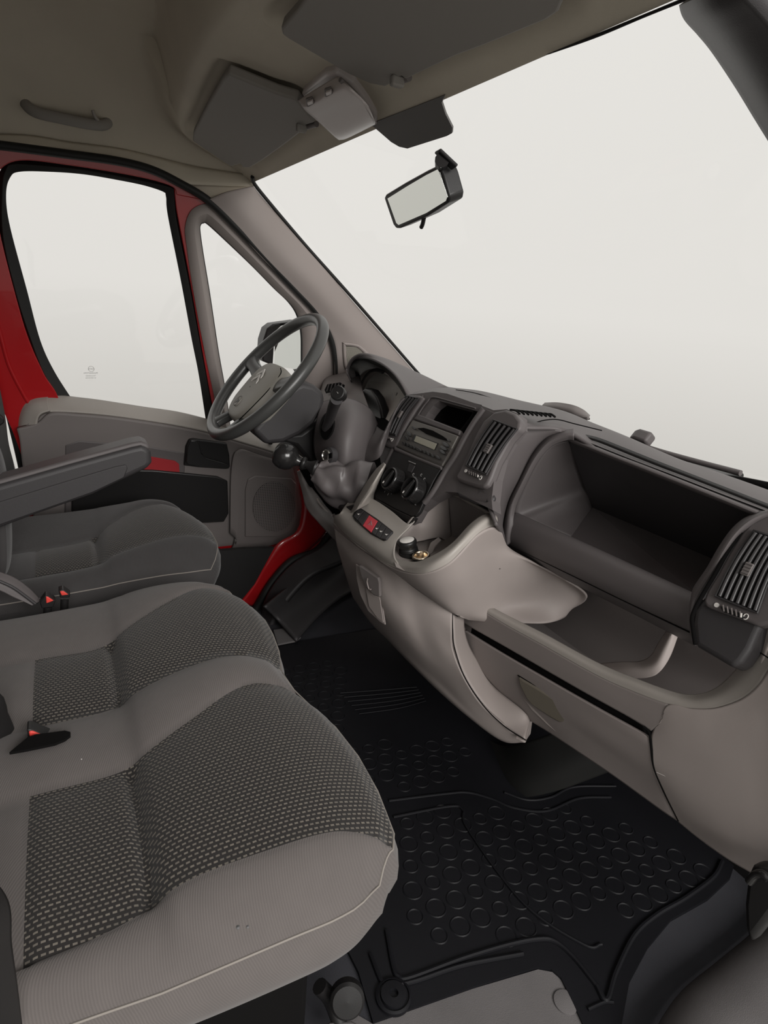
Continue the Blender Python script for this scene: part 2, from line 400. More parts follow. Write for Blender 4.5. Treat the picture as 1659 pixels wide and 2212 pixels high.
# windscreen
c = [WS(548, 388), WS(1484, -17)]
WL, WR = .80, -.80
def wsp(s, t):   # s 0..1 across driver->passenger, t 0..1 top->bottom; slightly bowed
    x0, z0, x1, z1 = .53, 1.395, 1.185, .838
    y = WL + (WR - WL) * s; bow = 0.0
    return V((x0 + (x1 - x0) * t, y * (0.94 + .06 * t), z0 + (z1 - z0) * t))
Vv = [wsp(i / 20, j / 20) for i in range(21) for j in range(21)]
Fs = [(i * 21 + j, i * 21 + j + 1, (i + 1) * 21 + j + 1, (i + 1) * 21 + j) for i in range(20) for j in range(20)]
win = S_(mesh('window_1', Vv, Fs, M['glass']))
# black bands on the glass
WF = WS.off(-.004)
o = ring('frit_band', on(WF, [(1380, 965), (1440, 992), (1530, 1019), (1600, 1030), (1700, 1050)]), on(WF, [(1380, 990), (1440, 1030), (1530, 1060), (1600, 1080), (1700, 1110)]), .002, M['frit'], win)
o = tube('seal', on(WS.off(-.006), [(545, 382), (549, 396), (577, 432), (660, 530), (745, 625), (850, 745), (905, 808), (935, 840)]), .0052, M['rubber'], win)
o = ring('frit_band', on(WF, [(1180, 118), (1280, 77), (1380, 36), (1500, -14)]), on(WF, [(1188, 116), (1290, 80), (1395, 36), (1500, -6)]), .002, M['frit'], win)
# grey sensor patch hanging from the header
o = prism('sensor_patch', on(WF, [(800, 268), (845, 307), (862, 317), (880, 321), (965, 294), (976, 288), (977, 276), (962, 246), (954, 222), (960, 206)]), .003, M['gfrit'], win, bev=0)
# A-pillar trims
NP = [(450, 431), (500, 480), (560, 551), (632, 621), (680, 672), (712, 720), (722, 770), (722, 880)]
WP = [(547, 402), (572, 434), (655, 530), (720, 603), (790, 684), (850, 752), (905, 815), (960, 880)]
rowA = [DOOR.off(-.035)(*p) for p in NP]; rowB = [WS.off(-.012)(*p) for p in WP]
mid = [(a * .5 + b * .5) + V((-.012, -.012, .0)) for a, b in zip(rowA, rowB)]
pil = S_(grid('trim_6', [rowA, mid, rowB], M['light'], nu=60, nv=16, thick=.006))
# little loudspeaker grille in the pillar foot
sp = plane3(rowA[5] * .5 + rowB[5] * .5, rowA[6] * .5 + rowB[6] * .5, rowB[5]).off(0)
bpy.context.view_layer.update()
def pilS(u, v):
    r = ray(u, v).normalized(); ok, hit, n_, i_ = pil.ray_cast(CAM, r)
    return (hit if ok else Y(u, v, .79)) - r * .006
g = ring('speaker_rim', [pilS(*p) for p in [(741, 744), (744, 740), (772, 744), (785, 752), (798, 766), (800, 790), (770, 800), (752, 798), (744, 790)]],
         [pilS(*p) for p in [(747, 749), (749, 747), (768, 749), (778, 755), (789, 768), (790, 786), (768, 794), (756, 792), (750, 787)]], .003, M['light'], pil, closed=True)
prism('speaker_grille', [pilS(*p) for p in [(747, 749), (768, 749), (778, 755), (789, 768), (790, 786), (768, 794), (756, 792), (750, 787)]], .004, M['perf2'], pil)
# passenger A-pillar at the right edge
a = [(1492, -6), (1500, 20), (1528, 52), (1560, 92), (1610, 168), (1659, 250), (1720, 350)]
rows = [[WS.off(-.01)(u, v) for u, v in a], [Y(u + 46, v - 22, -.80) for u, v in a], [Y(u + 130, v - 60, -.84) for u, v in a]]
S_(grid('trim_7', rows, M['darker'], nu=50, nv=14, thick=.02))
# rubber seal round the driver's door aperture
sealp = [(-60, 310), (0, 314), (145, 333), (253, 348), (325, 366), (385, 394), (450, 433), (510, 490), (580, 564), (640, 627), (685, 676), (712, 722), (724, 770), (726, 830), (725, 900)]
S_(tube('trim_8', [DOOR.off(-.03)(*p) for p in sealp], .0105, M['rubber'], n=110, seg=12))
S_(tube('trim_9', [DOOR.off(.0)(*p) for p in [(-70, 560), (-30, 730), (0, 835), (16, 880), (36, 960), (56, 1050), (70, 1110)]], .010, M['rubber'], n=60))
# B-pillar trim
o = ring('B', [DOOR(*p) for p in [(-75, 560), (-45, 700), (-10, 845), (10, 930), (32, 1010), (60, 1110)]],
         [DOOR(*p) for p in [(-90, 640), (-60, 760), (-25, 880), (-3, 950), (22, 1030), (45, 1130)]], .02, M['white'], bev=.003)
o.name = 'trim_10'; S_(o)
# body wall behind and below the door (keeps outside light out)
S_(box('wall_left', (-.49, .93, .80), (.60, .05, 1.72), M['mid']))
S_(box('trim_11', (.25, .93, .18), (1.9, .03, .42), M['red']))

# ================================================================ DRIVER'S DOOR (structure)
door = bpy.data.objects.new('door_1', None); COL.objects.link(door); S_(door)
ro = [(72, 1060), (32, 940), (-20, 820), (-60, 680), (-75, 560), (-75, 430), (-60, 345), (-20, 318), (50, 320), (145, 338), (253, 352), (325, 370), (378, 392), (441, 432)]
ri = [(140, 1000), (130, 870), (95, 805), (62, 730), (35, 640), (0, 500), (-12, 400), (5, 362), (50, 346), (145, 356), (253, 373), (330, 389), (372, 404), (380, 420)]
ring('door_frame', on(DOOR, ro), on(DOOR, ri), .03, M['red'], door, n=110, bev=.003)
ro = [(441, 430), (412, 452), (400, 478), (401, 505), (417, 625), (442, 760), (470, 890)]
ri = [(374, 400), (376, 425), (379, 450), (384, 478), (409, 607), (436, 760), (460, 890)]
ring('door_frame', on(DOOR.off(.004), [(a + 14, b + (6 if i < 2 else 0)) for i, (a, b) in enumerate(ro)]), on(DOOR.off(.004), ri), .03, M['red'], door, n=60, bev=.003)
# second fold of the red frame
tube('door_frame', on(DOOR.off(-.014), [(-55, 520), (-25, 640), (0, 720), (20, 790), (50, 850), (68, 880)]), .006, M['red'], door)
# window seal
so = [(130, 885), (122, 855), (90, 800), (60, 722), (30, 625), (3, 510), (-2, 410), (8, 364), (30, 350), (108, 354), (180, 361), (253, 374), (320, 388), (372, 403), (378, 420), (383, 474), (409, 607), (434, 745), (449, 824), (463, 905)]
si = [(176, 890), (152, 858), (115, 800), (85, 735), (56, 625), (18, 485), (7, 420), (18, 381), (42, 367), (108, 366), (180, 371), (253, 383), (310, 395), (352, 411), (360, 425), (364, 465), (391, 600), (414, 725), (430, 806), (446, 912)]
ring('window_seal', on(DOOR.off(.004), so), on(DOOR.off(.012), si), .022, M['rubber'], door, n=140, bev=.002)
gl = prism('glass_pane', on(DOOR.off(.016), [(170, 900), (150, 850), (110, 800), (80, 735), (50, 625), (12, 485), (0, 400), (15, 370), (45, 360), (180, 362), (300, 385), (356, 405), (400, 600), (450, 900)]), .004, M['glass'], door)
qp = prism('quarter_glass', on(DOOR.off(.016), [(480, 920), (425, 520), (425, 478), (440, 470), (520, 540), (600, 620), (655, 680), (660, 920)]), .004, M['glass'], door)
qo = [(475, 935), (467, 879), (440, 750), (417, 625), (403, 530), (400, 490), (412, 456), (438, 441), (462, 447), (512, 497), (562, 551), (631, 622), (678, 672), (706, 710), (717, 745), (720, 800), (722, 930)]
qi = [(497, 935), (486, 850), (470, 760), (451, 634), (437, 550), (430, 500), (431, 485), (438, 480), (450, 484), (500, 530), (548, 576), (591, 620), (622, 650), (641, 680), (650, 720), (651, 780), (651, 930)]
Q1 = DOOR.off(-.012); Q2 = DOOR.off(.006)
sa, sb = spline(on(Q1, qo), 120), spline(on(Q2, qi), 120)
mids = [(a * .45 + b * .55) + V((0, -.012, 0)) for a, b in zip(sa, sb)]
nn = 120; Vv = sa + mids + sb; Fs = []
for k in range(2):
    for i in range(nn - 1): Fs.append((k * nn + i, k * nn + i + 1, (k + 1) * nn + i + 1, (k + 1) * nn + i))
o = mesh('quarter_surround', Vv, Fs, M['light'], door); m = o.modifiers.new('s', 'SOLIDIFY'); m.thickness = .01; m.offset = 0
tube('quarter_seal', [p + V((0, -.003, 0)) for p in sb], .0035, M['rubber'], door, sm=False)
# glass stamp (seen from inside, mirrored)
G = DOOR.off(.014)
gp = G(197, 797)
gx = (G(175, 797) - gp); gy = (G(197, 780) - gp)
lathe('stamp', gp, (0, 1, .17), [(.0085, 0), (.0085, .0003), (.0076, .0003), (.0076, 0)], M['print'], gl, seg=28)
text('stamp', 'GKN', gp, gx, gy, .007, M['print'], gl)
text('stamp', 'PILKINGTON', G(196, 806), gx, gy, .0065, M['print'], gl)
for k, s in enumerate(('TOUGHENED', 'E4 43R-001042', '··· ····')):
    text('stamp', s, G(196, 812 + 4.5 * k), gx, gy, .0045, M['print'], gl)
# door lining: belt cap
DT = DOOR.off(-.03)
top = [(40, 905), (46, 878), (72, 857), (110, 853), (160, 859), (217, 866), (307, 880), (383, 891), (452, 908), (520, 928), (580, 948), (660, 975)]
low = [(74, 935), (79, 914), (87, 898), (110, 890), (170, 892), (240, 898), (320, 909), (385, 920), (448, 934), (522, 956), (585, 975), (660, 1000)]
rows = [on(DOOR.off(.0), top), [p + V((0, -.022, -.004)) for p in on(DOOR.off(-.01), [(a * .6 + c * .4, b * .6 + d * .4) for (a, b), (c, d) in zip(top, low)])], on(DOOR.off(-.052), low)]
grid('belt_cap', rows, M['light2'], door, nu=90, nv=14, thick=.008)
lathe('lock_button', DOOR.off(-.035)(584, 958), (0, -.3, 1), [(.0, .0), (.008, 0), (.008, .012), (.006, .016), (0, .017)], M['black'], door)
grid('corner_cap', [on(DOOR.off(0), [(36, 930), (39, 898), (50, 870), (72, 857), (104, 853)]), on(DOOR.off(-.032), [(50, 925), (54, 900), (64, 882), (80, 872), (104, 868)]), on(DOOR.off(-.056), [(80, 920), (81, 910), (84, 900), (92, 893), (108, 888)])], M['light2'], door, nu=40, nv=16, thick=.006)
# door lining main panel: rows top->bottom, columns rear->front
P0 = DOOR.off(-.050); P1 = DOOR.off(-.045)
r0 = [(37, 925), (80, 913), (110, 891), (170, 893), (240, 899), (320, 910), (385, 921), (448, 935), (522, 957), (585, 976), (655, 998)]
r1 = [(43, 950), (80, 960), (120, 950), (170, 948), (240, 955), (320, 968), (385, 975), (448, 980), (522, 1000), (585, 1015), (648, 1030)]
r2 = [(50, 1010), (90, 1020), (130, 1010), (180, 1010), (245, 1015), (320, 1022), (390, 1030), (455, 1045), (522, 1055), (585, 1065), (650, 1075)]
r3 = [(70, 1100), (110, 1100), (150, 1100), (190, 1100), (250, 1100), (320, 1105), (390, 1115), (455, 1120), (522, 1130), (585, 1130), (652, 1120)]
r4 = [(90, 1190), (130, 1190), (170, 1190), (210, 1190), (260, 1190), (320, 1190), (390, 1190), (455, 1192), (522, 1190), (590, 1180), (640, 1150)]
grid('lining', [on(P0, r0), on(P0, r1), on(P0, r2), on(P1, r3), on(P1, r4)], M['mid'], door, nu=80, nv=50, thick=.02)
# recessed centre with red strip
prism('recess', on(DOOR.off(-.062), [(140, 962), (170, 952), (260, 958), (330, 966), (398, 978), (400, 1010), (395, 1120), (140, 1120)]), .01, M['dark'], door, bev=.004)
prism('trim_strip', on(DOOR.off(-.066), [(152, 1000), (156, 979), (240, 977), (320, 986), (378, 996), (387, 1003), (388, 1020), (300, 1014), (152, 1010)]), .006, M['redtrim'], door, bev=.001)
prism('pocket', on(DOOR.off(-.072), [(155, 1013), (330, 1016), (392, 1022), (470, 1030), (492, 1040), (494, 1110), (484, 1128), (450, 1130), (155, 1130)]), .01, M['black'], door, bev=.004)
prism('lining', on(DOOR.off(-.046), [(50, 960), (52, 925), (76, 898), (100, 884), (150, 886), (150, 930)]), .01, M['mid'], door)
# door handle
h = prism('door_handle', on(DOOR.off(-.070), [(397, 1006), (401, 965), (408, 950), (418, 948), (490, 958), (496, 985), (497, 1010), (490, 1014), (430, 1010)]), .012, M['black'], door, bev=.004)
prism('lever', on(DOOR.off(-.082), [(402, 998), (405, 965), (412, 951), (426, 951), (430, 957), (436, 980), (445, 990), (480, 1000), (497, 1006), (494, 1013), (430, 1009), (405, 1003)]), .010, M['gloss'], h, bev=.003)
# speaker zone at the front of the door
grid('speaker_panel', [on(DOOR.off(-.075), [(497, 1150), (500, 1010), (516, 972), (560, 983), (610, 998), (632, 1012)]),
      on(DOOR.off(-.080), [(510, 1165), (520, 1060), (540, 1020), (570, 1010), (610, 1020), (642, 1050)]),
      on(DOOR.off(-.075), [(500, 1187), (550, 1182), (587, 1176), (627, 1158), (646, 1130), (650, 1085)])], M['mid'], door, nu=40, nv=24, thick=.01)
spk = prism('speaker_grille', on(DOOR.off(-.092), [(530, 1160), (530, 1060), (536, 1036), (552, 1028), (630, 1034), (640, 1045), (641, 1120), (628, 1148), (600, 1160)]), .008, M['mid'], door, bev=.003)
cc = DOOR.off(-.0975)(592, 1095)
pts = [cc + (DOOR.off(-.0975)(592 + 46 * math.cos(t), 1095 + 54 * math.sin(t)) - cc) for t in [i * math.pi / 16 for i in range(32)]]
prism('perforated_disc', pts, .002, M['perf'], spk)
# red body visible ahead of the door, dark wheel-arch trim under it
S_(grid('trim_12', [[Y(*p, .80) for p in [(645, 1015), (648, 1060), (652, 1100), (640, 1150), (596, 1180), (548, 1262), (520, 1300)]],
                    [Y(*p, .82) for p in [(730, 1015), (730, 1060), (725, 1100), (705, 1150), (650, 1200), (580, 1262), (552, 1310)]]], M['red'], nu=50, nv=8, thick=.012))
S_(tube('trim_13', [Y(*p, .78) for p in [(735, 1060), (728, 1120), (708, 1160), (680, 1192), (630, 1212), (590, 1255), (562, 1300), (545, 1330)]], .014, M['rubber'], n=60))
S_(grid('trim_14', [[Y(*p, .75) for p in [(740, 1130), (700, 1180), (640, 1216), (600, 1256), (575, 1300), (565, 1350)]],
                    [Y(*p, .66) for p in [(800, 1180), (740, 1215), (680, 1240), (640, 1275), (605, 1320), (580, 1370)]]], M['darker'], nu=40, nv=12, thick=.02))

# black sill and lower body between the driver seat and the door
S_(prism('trim_20', [Y(*p, .77) for p in [(200, 1120), (480, 1190), (530, 1186), (592, 1184), (550, 1262), (522, 1296), (480, 1360), (200, 1360)]], .02, M['black'], None))
S_(prism('shade_sheet', [Y(*p, .50) for p in [(650, 1015), (690, 1010), (760, 1040), (760, 1120), (735, 1150), (726, 1140), (700, 1100), (676, 1062)]], .02, M['void'], None))  # black sheet added for the unlit void behind the gaiter

S_(prism('trim_22', [Y(*p, .775) for p in [(372, 390), (400, 402), (430, 420), (452, 436), (500, 420), (549, 401), (556, 380), (430, 356)]], .004, M['headliner'], None))
# ================================================================ CEILING FITTINGS
def visor(label, px, clip, lowoff=.022):
    t = thing('sun_visor', label, 'sun visor')
    prism('panel', on(HP.off(-lowoff), px), .018, M['visor'], t, bev=.006, seg=3)
    a, b = clip
    tube('hinge_rod', [HP.off(-lowoff + .004)(*a), HP.off(-lowoff + .004)(*b)], .005, M['mid'], t, n=4)
    c = HP.off(-lowoff - .004)(*a)
    box('hook', c, (.02, .012, .014), M['visor'], t, bev=.003)
    return t
visor('grey sun visor on the driver side, next to the triangular quarter window',
      VIS_D,
      [(651, 277), (684, 268)])
visor('large grey sun visor on the passenger side, cut off by the top of the photo',
      VIS_P,
      [(858, 176), (884, 167)])
# shallow fabric recess edges round the visors belong to the ceiling cloth
# header console fold lines
lampo = thing('interior_lamp', 'pale rectangular interior lamp with two rocker switches between the two sun visors', 'lamp')
LP = HP.off(-.030)
prism('base', on(HP.off(-.012), [(650, 205), (700, 162), (724, 158), (760, 180), (812, 250), (814, 266), (800, 278), (748, 300), (735, 300)]), .02, M['lamp'], lampo, bev=.005)
cov = grid('cover', [on(LP.off(.010), [(645, 218), (680, 196), (724, 170), (732, 172)]), on(LP.off(-.010), [(660, 236), (700, 214), (748, 190), (758, 196)]), on(LP.off(-.014), [(690, 262), (722, 242), (782, 222), (790, 230)]),
                   on(LP.off(-.006), [(722, 292), (745, 286), (800, 262), (808, 262)]), on(LP.off(.012), [(732, 300), (750, 296), (806, 268), (812, 266)])], M['lamp'], lampo, thick=.004)
for a in ((668, 222), (708, 201)):
    c = LP.off(-.014)(*a)
    s = prism('switch', [LP.off(-.011)(a[0] + dx, a[1] + dy) for dx, dy in ((-8, -6), (5, -10), (11, 2), (7, 10), (-6, 9))], .004, M['mid'], lampo, bev=.001)
    prism('rocker', [LP.off(-.015)(a[0] + dx, a[1] + dy) for dx, dy in ((-5, 0), (6, -4), (8, 3), (-3, 7))], .004, M['lamp'], s, bev=.001)
tube('ribbed_edge', on(LP.off(-.002), [(735, 172), (770, 205), (800, 248), (806, 262)]), .0035, M['mid'], lampo)
# grab handle above the driver's door
gh = thing('grab_handle', 'grey grab handle with a coat hook on the headliner over the driver door', 'grab handle')
HG = lambda u, v, dz=0: Z(u, v, 1.50 + dz)
def GH(u, v, k=0): return Y(u, v, .735 - k)
tube('grip', [GH(48, 205, -.01), GH(56, 226, .02), GH(80, 243, .035), GH(140, 257, .04), (GH(196, 268, .035)), GH(228, 268, .02), GH(242, 248, -.01)], .0125, M['visor'], gh, n=50, seg=14, flat=.8)
for a in ((58, 214), (226, 247)):
    lathe('mount', GH(*a, -.03), (0, -1, -.5), [(.024, 0), (.024, .022), (.018, .03), (0, .032)], M['visor'], gh)
tube('coat_hook', [GH(214, 262, .03), GH(205, 252, .045), GH(200, 238, .05)], .004, M['light2'], gh, n=10)

# rear-view mirror on the windscreen
mi = thing('rear_view_mirror', 'black rear-view mirror hanging from the windscreen below the grey sensor patch', 'mirror')
MP = Plane((1, .0, .40), .60 + .40 * 1.28)
house = [(829, 427), (833, 420), (874, 395), (921, 369), (944, 358), (950, 363), (957, 380), (970, 425), (968, 438), (921, 468), (862, 494), (855, 494), (849, 486)]
hs = prism('housing', on(MP, house), .032, M['black'], mi, bev=.006, seg=3)
prism('mirror_glass', on(MP.off(-.0015), [(837, 429), (880, 402), (921, 378), (945, 366), (949, 372), (966, 426), (963, 434), (921, 460), (861, 486), (856, 482)]), .003, M['mirror'], mi)
tube('dimming_lever', on(MP.off(.012), [(916, 470), (913, 484), (910, 491)]), .004, M['black'], mi, n=8)
prism('mount', [WS.off(-.008)(*p) for p in [(937, 331), (948, 325), (986, 361), (975, 369), (958, 352)]], .006, M['black'], mi, bev=.002)
tube('stem', [WS.off(-.012)(955, 345), MP.off(.02)(953, 372), MP.off(.03)(950, 395)], .011, M['black'], mi, n=12, radii=[.012, .010, .009])

# exterior mirror seen through the quarter window
em = thing('door_mirror', 'black exterior door mirror seen through the quarter window behind the steering wheel', 'mirror')
eo = [(566, 770), (570, 735), (580, 708), (600, 695), (640, 692), (660, 698), (662, 860), (600, 870)]
prism('housing', [Y(*p, 1.12) for p in [(566, 780), (569, 735), (577, 710), (590, 700), (640, 693), (660, 694), (660, 702), (640, 702), (610, 703), (600, 712), (594, 735), (592, 760), (590, 790)]], .08, M['black'], em, bev=.008)
EMP = plane3(Y(625, 750, 1.06), Y(625, 750, 1.06) + V((.6, -1, 0)), Y(625, 750, 1.06) + V((.35, 0, 1)))
prism('mirror_glass', [EMP(*p) for p in [(592, 790), (594, 735), (602, 712), (614, 703), (660, 702), (660, 800)]], .01, M['mirror'], em)
tube('arm', [V((.80, 1.14, .86)), V((.80, 1.0, .80)), V((.82, .90, .78))], .02, M['black'], em)
tube('edge', [Y(*p, 1.10) for p in [(657, 700), (660, 740), (656, 780), (655, 830)]], .008, M['black'], em)

# ================================================================ SEATS
def lerp_pts(K, x):
    if x <= K[0][0]: return K[0][1]
    for (a, b), (c, d) in zip(K, K[1:]):
        if x <= c:
            t = (x - a) / (c - a); return b + (d - b) * t
    return K[-1][1]
def smooth_pts(K, n=None):
    P = spline([(a, b, 0) for a, b in K], 60); return [(p.x, p.y) for p in P]
def cushion(name, parent, knots, front, xr, zc, prof, crease, seam_x, weave, plain='plain', side='side', sub=14):
    """knots: list of (dz, [(x,y)...], zone) across; zone is the strip after the knot"""
    Ks = [(dz, smooth_pts(c), z) for dz, c, z in knots]; Fp = smooth_pts(front); Pf = smooth_pts(prof)
    ncol = []
    for k in range(len(Ks) - 1):
        for j in range(sub): ncol.append((k, j / sub))
    ncol.append((len(Ks) - 2, 1.0))
    NX = 120; NS = 44; Vv = []; zones = []
    for (k, t) in ncol:
        y_f = lerp_pts(Ks[k][1], .30) * (1 - t) + lerp_pts(Ks[k + 1][1], .30) * t
        xf = lerp_pts(Fp, y_f)
        for i in range(NX):
            x = xr + (seam_x - xr) * i / NS if i <= NS else seam_x + (xf - seam_x) * (i - NS) / (NX - 1 - NS)
            y = lerp_pts(Ks[k][1], x) * (1 - t) + lerp_pts(Ks[k + 1][1], x) * t
            # across profile, rounded pillows between knots
            dz = Ks[k][0] * (1 - t) + Ks[k + 1][0] * t
            w = Ks[k][2]
            arch = math.sin(math.pi * t)
            dz += (.012 if w == 'p' else .010) * arch ** .7
            g = 1.0 - min(1, min(t, 1 - t) * sub / 1.0) if (0 < k + (t > 0) or t == 0) else 0
            zx = lerp_pts(Pf, x + (.345 - xf) * max(0, min(1, (x - .1) / .2)))
            ef = (1 - t) if k == 0 else (t if k == len(Ks) - 2 else 0)
            if zx < 0: zx *= 1 - .75 * ef
            elif k == 0: zx *= 1 - .5 * ef
            z = zc + zx + dz
            if w == 'w' or True:
                inside = 1.0 if w == 'w' else 0.0
                z -= inside * .013 * (1 if t < 1 else 1) * min(1, min(t, 1 - t) * 9 + .25) * math.exp(-((x - crease) / .009) ** 2)
                if w == 'w': z -= .004 * math.exp(-((x - seam_x) / .008) ** 2)
            Vv.append((x, y, z))
        zones.append(Ks[k][2])
    Fs = []; fm = []
    nc = len(ncol)
    for c in range(nc - 1):
        for i in range(NX - 1):
            a = c * NX + i; Fs.append((a, a + 1, a + NX + 1, a + NX))
            xm = (Vv[a][0] + Vv[a + NX][0]) / 2
            fm.append(1 if zones[c] == 'w' and i >= NS else 0)
    # skirt
    path = [V(Vv[i]) for i in range(NX)] + [V(Vv[c * NX + NX - 1]) for c in range(1, nc)] + [V(Vv[(nc - 1) * NX + i]) for i in range(NX - 2, -1, -1)]
    base = len(Vv); cen = sum(path, V()) / len(path); n = len(path)
    lv = [(.002, -.006), (.006, -.018), (.010, -.04), (.010, -.07), (.002, -.10), (-.02, -.13)]
    outs = []
    for i in range(n):
        a = path[max(0, i - 3)]; b = path[min(n - 1, i + 3)]; t = (b - a); t.z = 0; t.normalize()
        nrm = V((t.y, -t.x, 0));
        if nrm.dot(path[i] - cen) < 0: nrm = -nrm
        outs.append(nrm)
    for k, (d, h) in enumerate(lv):
        for i in range(n):
            p = path[i] + outs[i] * d; zb = zc - .13
            hh = h / -.13
            Vv.append((p.x, p.y, path[i].z + (zb - path[i].z + .0) * hh if k > 1 else path[i].z + h))
    ids = list(range(NX)) + [c * NX + NX - 1 for c in range(1, nc)] + [(nc - 1) * NX + i for i in range(NX - 2, -1, -1)]
    rowsi = [ids] + [[base + k * n + i for i in range(n)] for k in range(len(lv))]
    for k in range(len(lv)):
        for i in range(n - 1):
            Fs.append((rowsi[k][i], rowsi[k][i + 1], rowsi[k + 1][i + 1], rowsi[k + 1][i])); fm.append(2)
    o = mesh(name, Vv, Fs, None, parent, mats=[M[plain], weave, M[side]], fm=fm)
    # piping along the seam
    tube('piping', [p + outs[i] * .002 + V((0, 0, -.003)) for i, p in list(enumerate(path))[8:-8:3]], .0014, M['thread'], o, sm=False, seg=6)
    return o
bench = thing('passenger_bench_seat', 'grey two-place passenger bench with dotted weave panels nearest the camera', 'seat')
X0 = -.42
knots = [(-.040, [(-.42, -.722), (-.06, -.728), (.09, -.736), (.20, -.736), (.24, -.732), (.27, -.723), (.30, -.706), (.34, -.69)], 'p'),
         (.002, [(-.42, -.680), (-.063, -.677), (.062, -.661), (.186, -.663), (.28, -.664), (.36, -.690)], 'w'),
         (.002, [(-.42, -.44), (-.077, -.440), (.049, -.435), (.127, -.400), (.226, -.340), (.30, -.330), (.36, -.345)], 'p'),
         (.002, [(-.42, -.297), (-.084, -.296), (.043, -.289), (.152, -.258), (.234, -.242), (.30, -.247), (.36, -.270)], 'w'),
         (.002, [(-.42, -.10), (-.085, -.101), (.039, -.094), (.149, -.020), (.233, .038), (.30, .048), (.36, .02)], 'p'),
         (-.012, [(-.42, .06), (-.135, .062), (.027, .080), (.118, .098), (.22, .092), (.28, .075), (.36, .05)], 'p')]
front = [(-.76, .21), (-.735, .25), (-.72, .283), (-.706, .301), (-.69, .318), (-.664, .336), (-.64, .344), (-.60, .350), (-.525, .356), (-.45, .352), (-.39, .344), (-.33, .324), (-.284, .316), (-.24, .322), (-.19, .333), (-.08, .342), (.0, .335), (.04, .315), (.07, .285), (.095, .24), (.11, .20)]
prof = [(-.42, -.045), (-.2, -.030), (-.07, -.022), (.035, -.020), (.070, -.004), (.11, .005), (.20, .011), (.26, .006), (.30, -.006), (.325, -.018), (.345, -.036), (.40, -.06)]
bc = bcu = cushion('seat_cushion', bench, knots, front, X0, .475, prof, .047, -.075, M['weave'])
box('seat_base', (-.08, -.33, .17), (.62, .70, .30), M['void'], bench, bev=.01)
box('backrest', (-.50, -.33, .80), (.16, .82, .80), M['plain'], bench, bev=.05, rot=Matrix.Rotation(-.22, 3, 'Y'))
# dark edge of the near backrest bolster at the lower left of the picture
grid('backrest_bolster', [[Y(*p, -.735) for p in [(-60, 1880), (4, 1950), (12, 2040), (25, 2130), (38, 2230)]], [Y(*p, -.76) for p in [(-120, 1900), (-60, 1970), (-50, 2060), (-40, 2150), (-30, 2250)]]], M['black'], bench, thick=.012)
bpy.context.view_layer.update()
for (u, v), sz in (((514, 2003), .0022), ((535, 2002), .0017), ((176, 1640), .0008)):
    ok, hit, nrm_, _ = bcu.ray_cast(CAM, ray(u, v).normalized())
    if ok:
        if nrm_.dot(ray(u, v)) > 0: nrm_ = -nrm_
        lathe('stain', hit, nrm_, [(sz, -.0004), (sz * .9, .0004), (0, .0006)], M['black'] if sz > .001 else M['silver'], bcu, seg=12)
# slot for the buckle, its inner shade laid on as a dark patch
bs = prism('buckle_slot_shade', [Z(u, v, .478) for u, v in [(60, 1592), (78, 1586), (110, 1582), (140, 1578), (152, 1581), (152, 1588), (140, 1597), (118, 1606), (80, 1614), (50, 1620), (20, 1625)]], .004, M['void'], bench, away=True)

drv = thing('driver_seat', 'shaded grey driver seat behind the steering wheel with raised side bolsters', 'seat')
knots = [(-.045, [(-.42, .205), (-.09, .225), (.04, .238), (.15, .245), (.25, .25), (.34, .285)], 'p'),
         (.004, [(-.42, .30), (-.08, .300), (.04, .310), (.15, .335), (.25, .36), (.34, .37)], 'w'),
         (.004, [(-.42, .47), (-.08, .465), (.04, .485), (.10, .54), (.16, .595), (.24, .625), (.36, .60)], 'p'),
         (-.012, [(-.42, .67), (-.08, .68), (.04, .695), (.15, .70), (.24, .69), (.36, .64)], 'p')]
front = [(.20, .21), (.235, .25), (.25, .28), (.27, .305), (.30, .325), (.36, .340), (.44, .340), (.51, .332), (.57, .318), (.63, .29), (.66, .26), (.69, .21), (.72, .16)]
prof = [(-.42, -.07), (-.2, -.055), (-.07, -.045), (.045, -.036), (.08, -.02), (.12, -.010), (.20, .002), (.26, .002), (.30, -.006), (.325, -.018), (.345, -.034), (.40, -.06)]
cushion('seat_cushion', drv, knots, front, -.42, .475, prof, .05, -.085, M['weave_shaded'], 'plain_shaded', 'plain_shaded')
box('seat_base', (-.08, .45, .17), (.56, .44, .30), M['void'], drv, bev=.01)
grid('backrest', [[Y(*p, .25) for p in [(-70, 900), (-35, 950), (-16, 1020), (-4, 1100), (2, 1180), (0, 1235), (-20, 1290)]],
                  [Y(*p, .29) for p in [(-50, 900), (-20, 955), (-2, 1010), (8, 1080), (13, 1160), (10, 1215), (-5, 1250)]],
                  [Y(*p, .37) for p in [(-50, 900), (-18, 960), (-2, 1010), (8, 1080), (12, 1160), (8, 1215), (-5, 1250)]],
                  [Y(*p, .62) for p in [(-80, 880), (-50, 940), (-30, 1000), (-20, 1060), (-16, 1120), (-18, 1180), (-20, 1230)]]], M['plain_shaded'], drv, thick=.02)
box('backrest', (-.40, .45, .82), (.14, .44, .78), M['plain_shaded'], drv, bev=.05, rot=Matrix.Rotation(-.22, 3, 'Y'))
ar = prism('armrest', [Y(*p, .205) for p in [(-80, 1072), (0, 1046), (150, 1003), (285, 966), (305, 962), (320, 966), (327, 978), (329, 1000), (322, 1012), (296, 1024), (268, 1037), (200, 1070), (80, 1112), (0, 1142), (-80, 1180)]], .075, M['darker'], drv, bev=.012, seg=4)
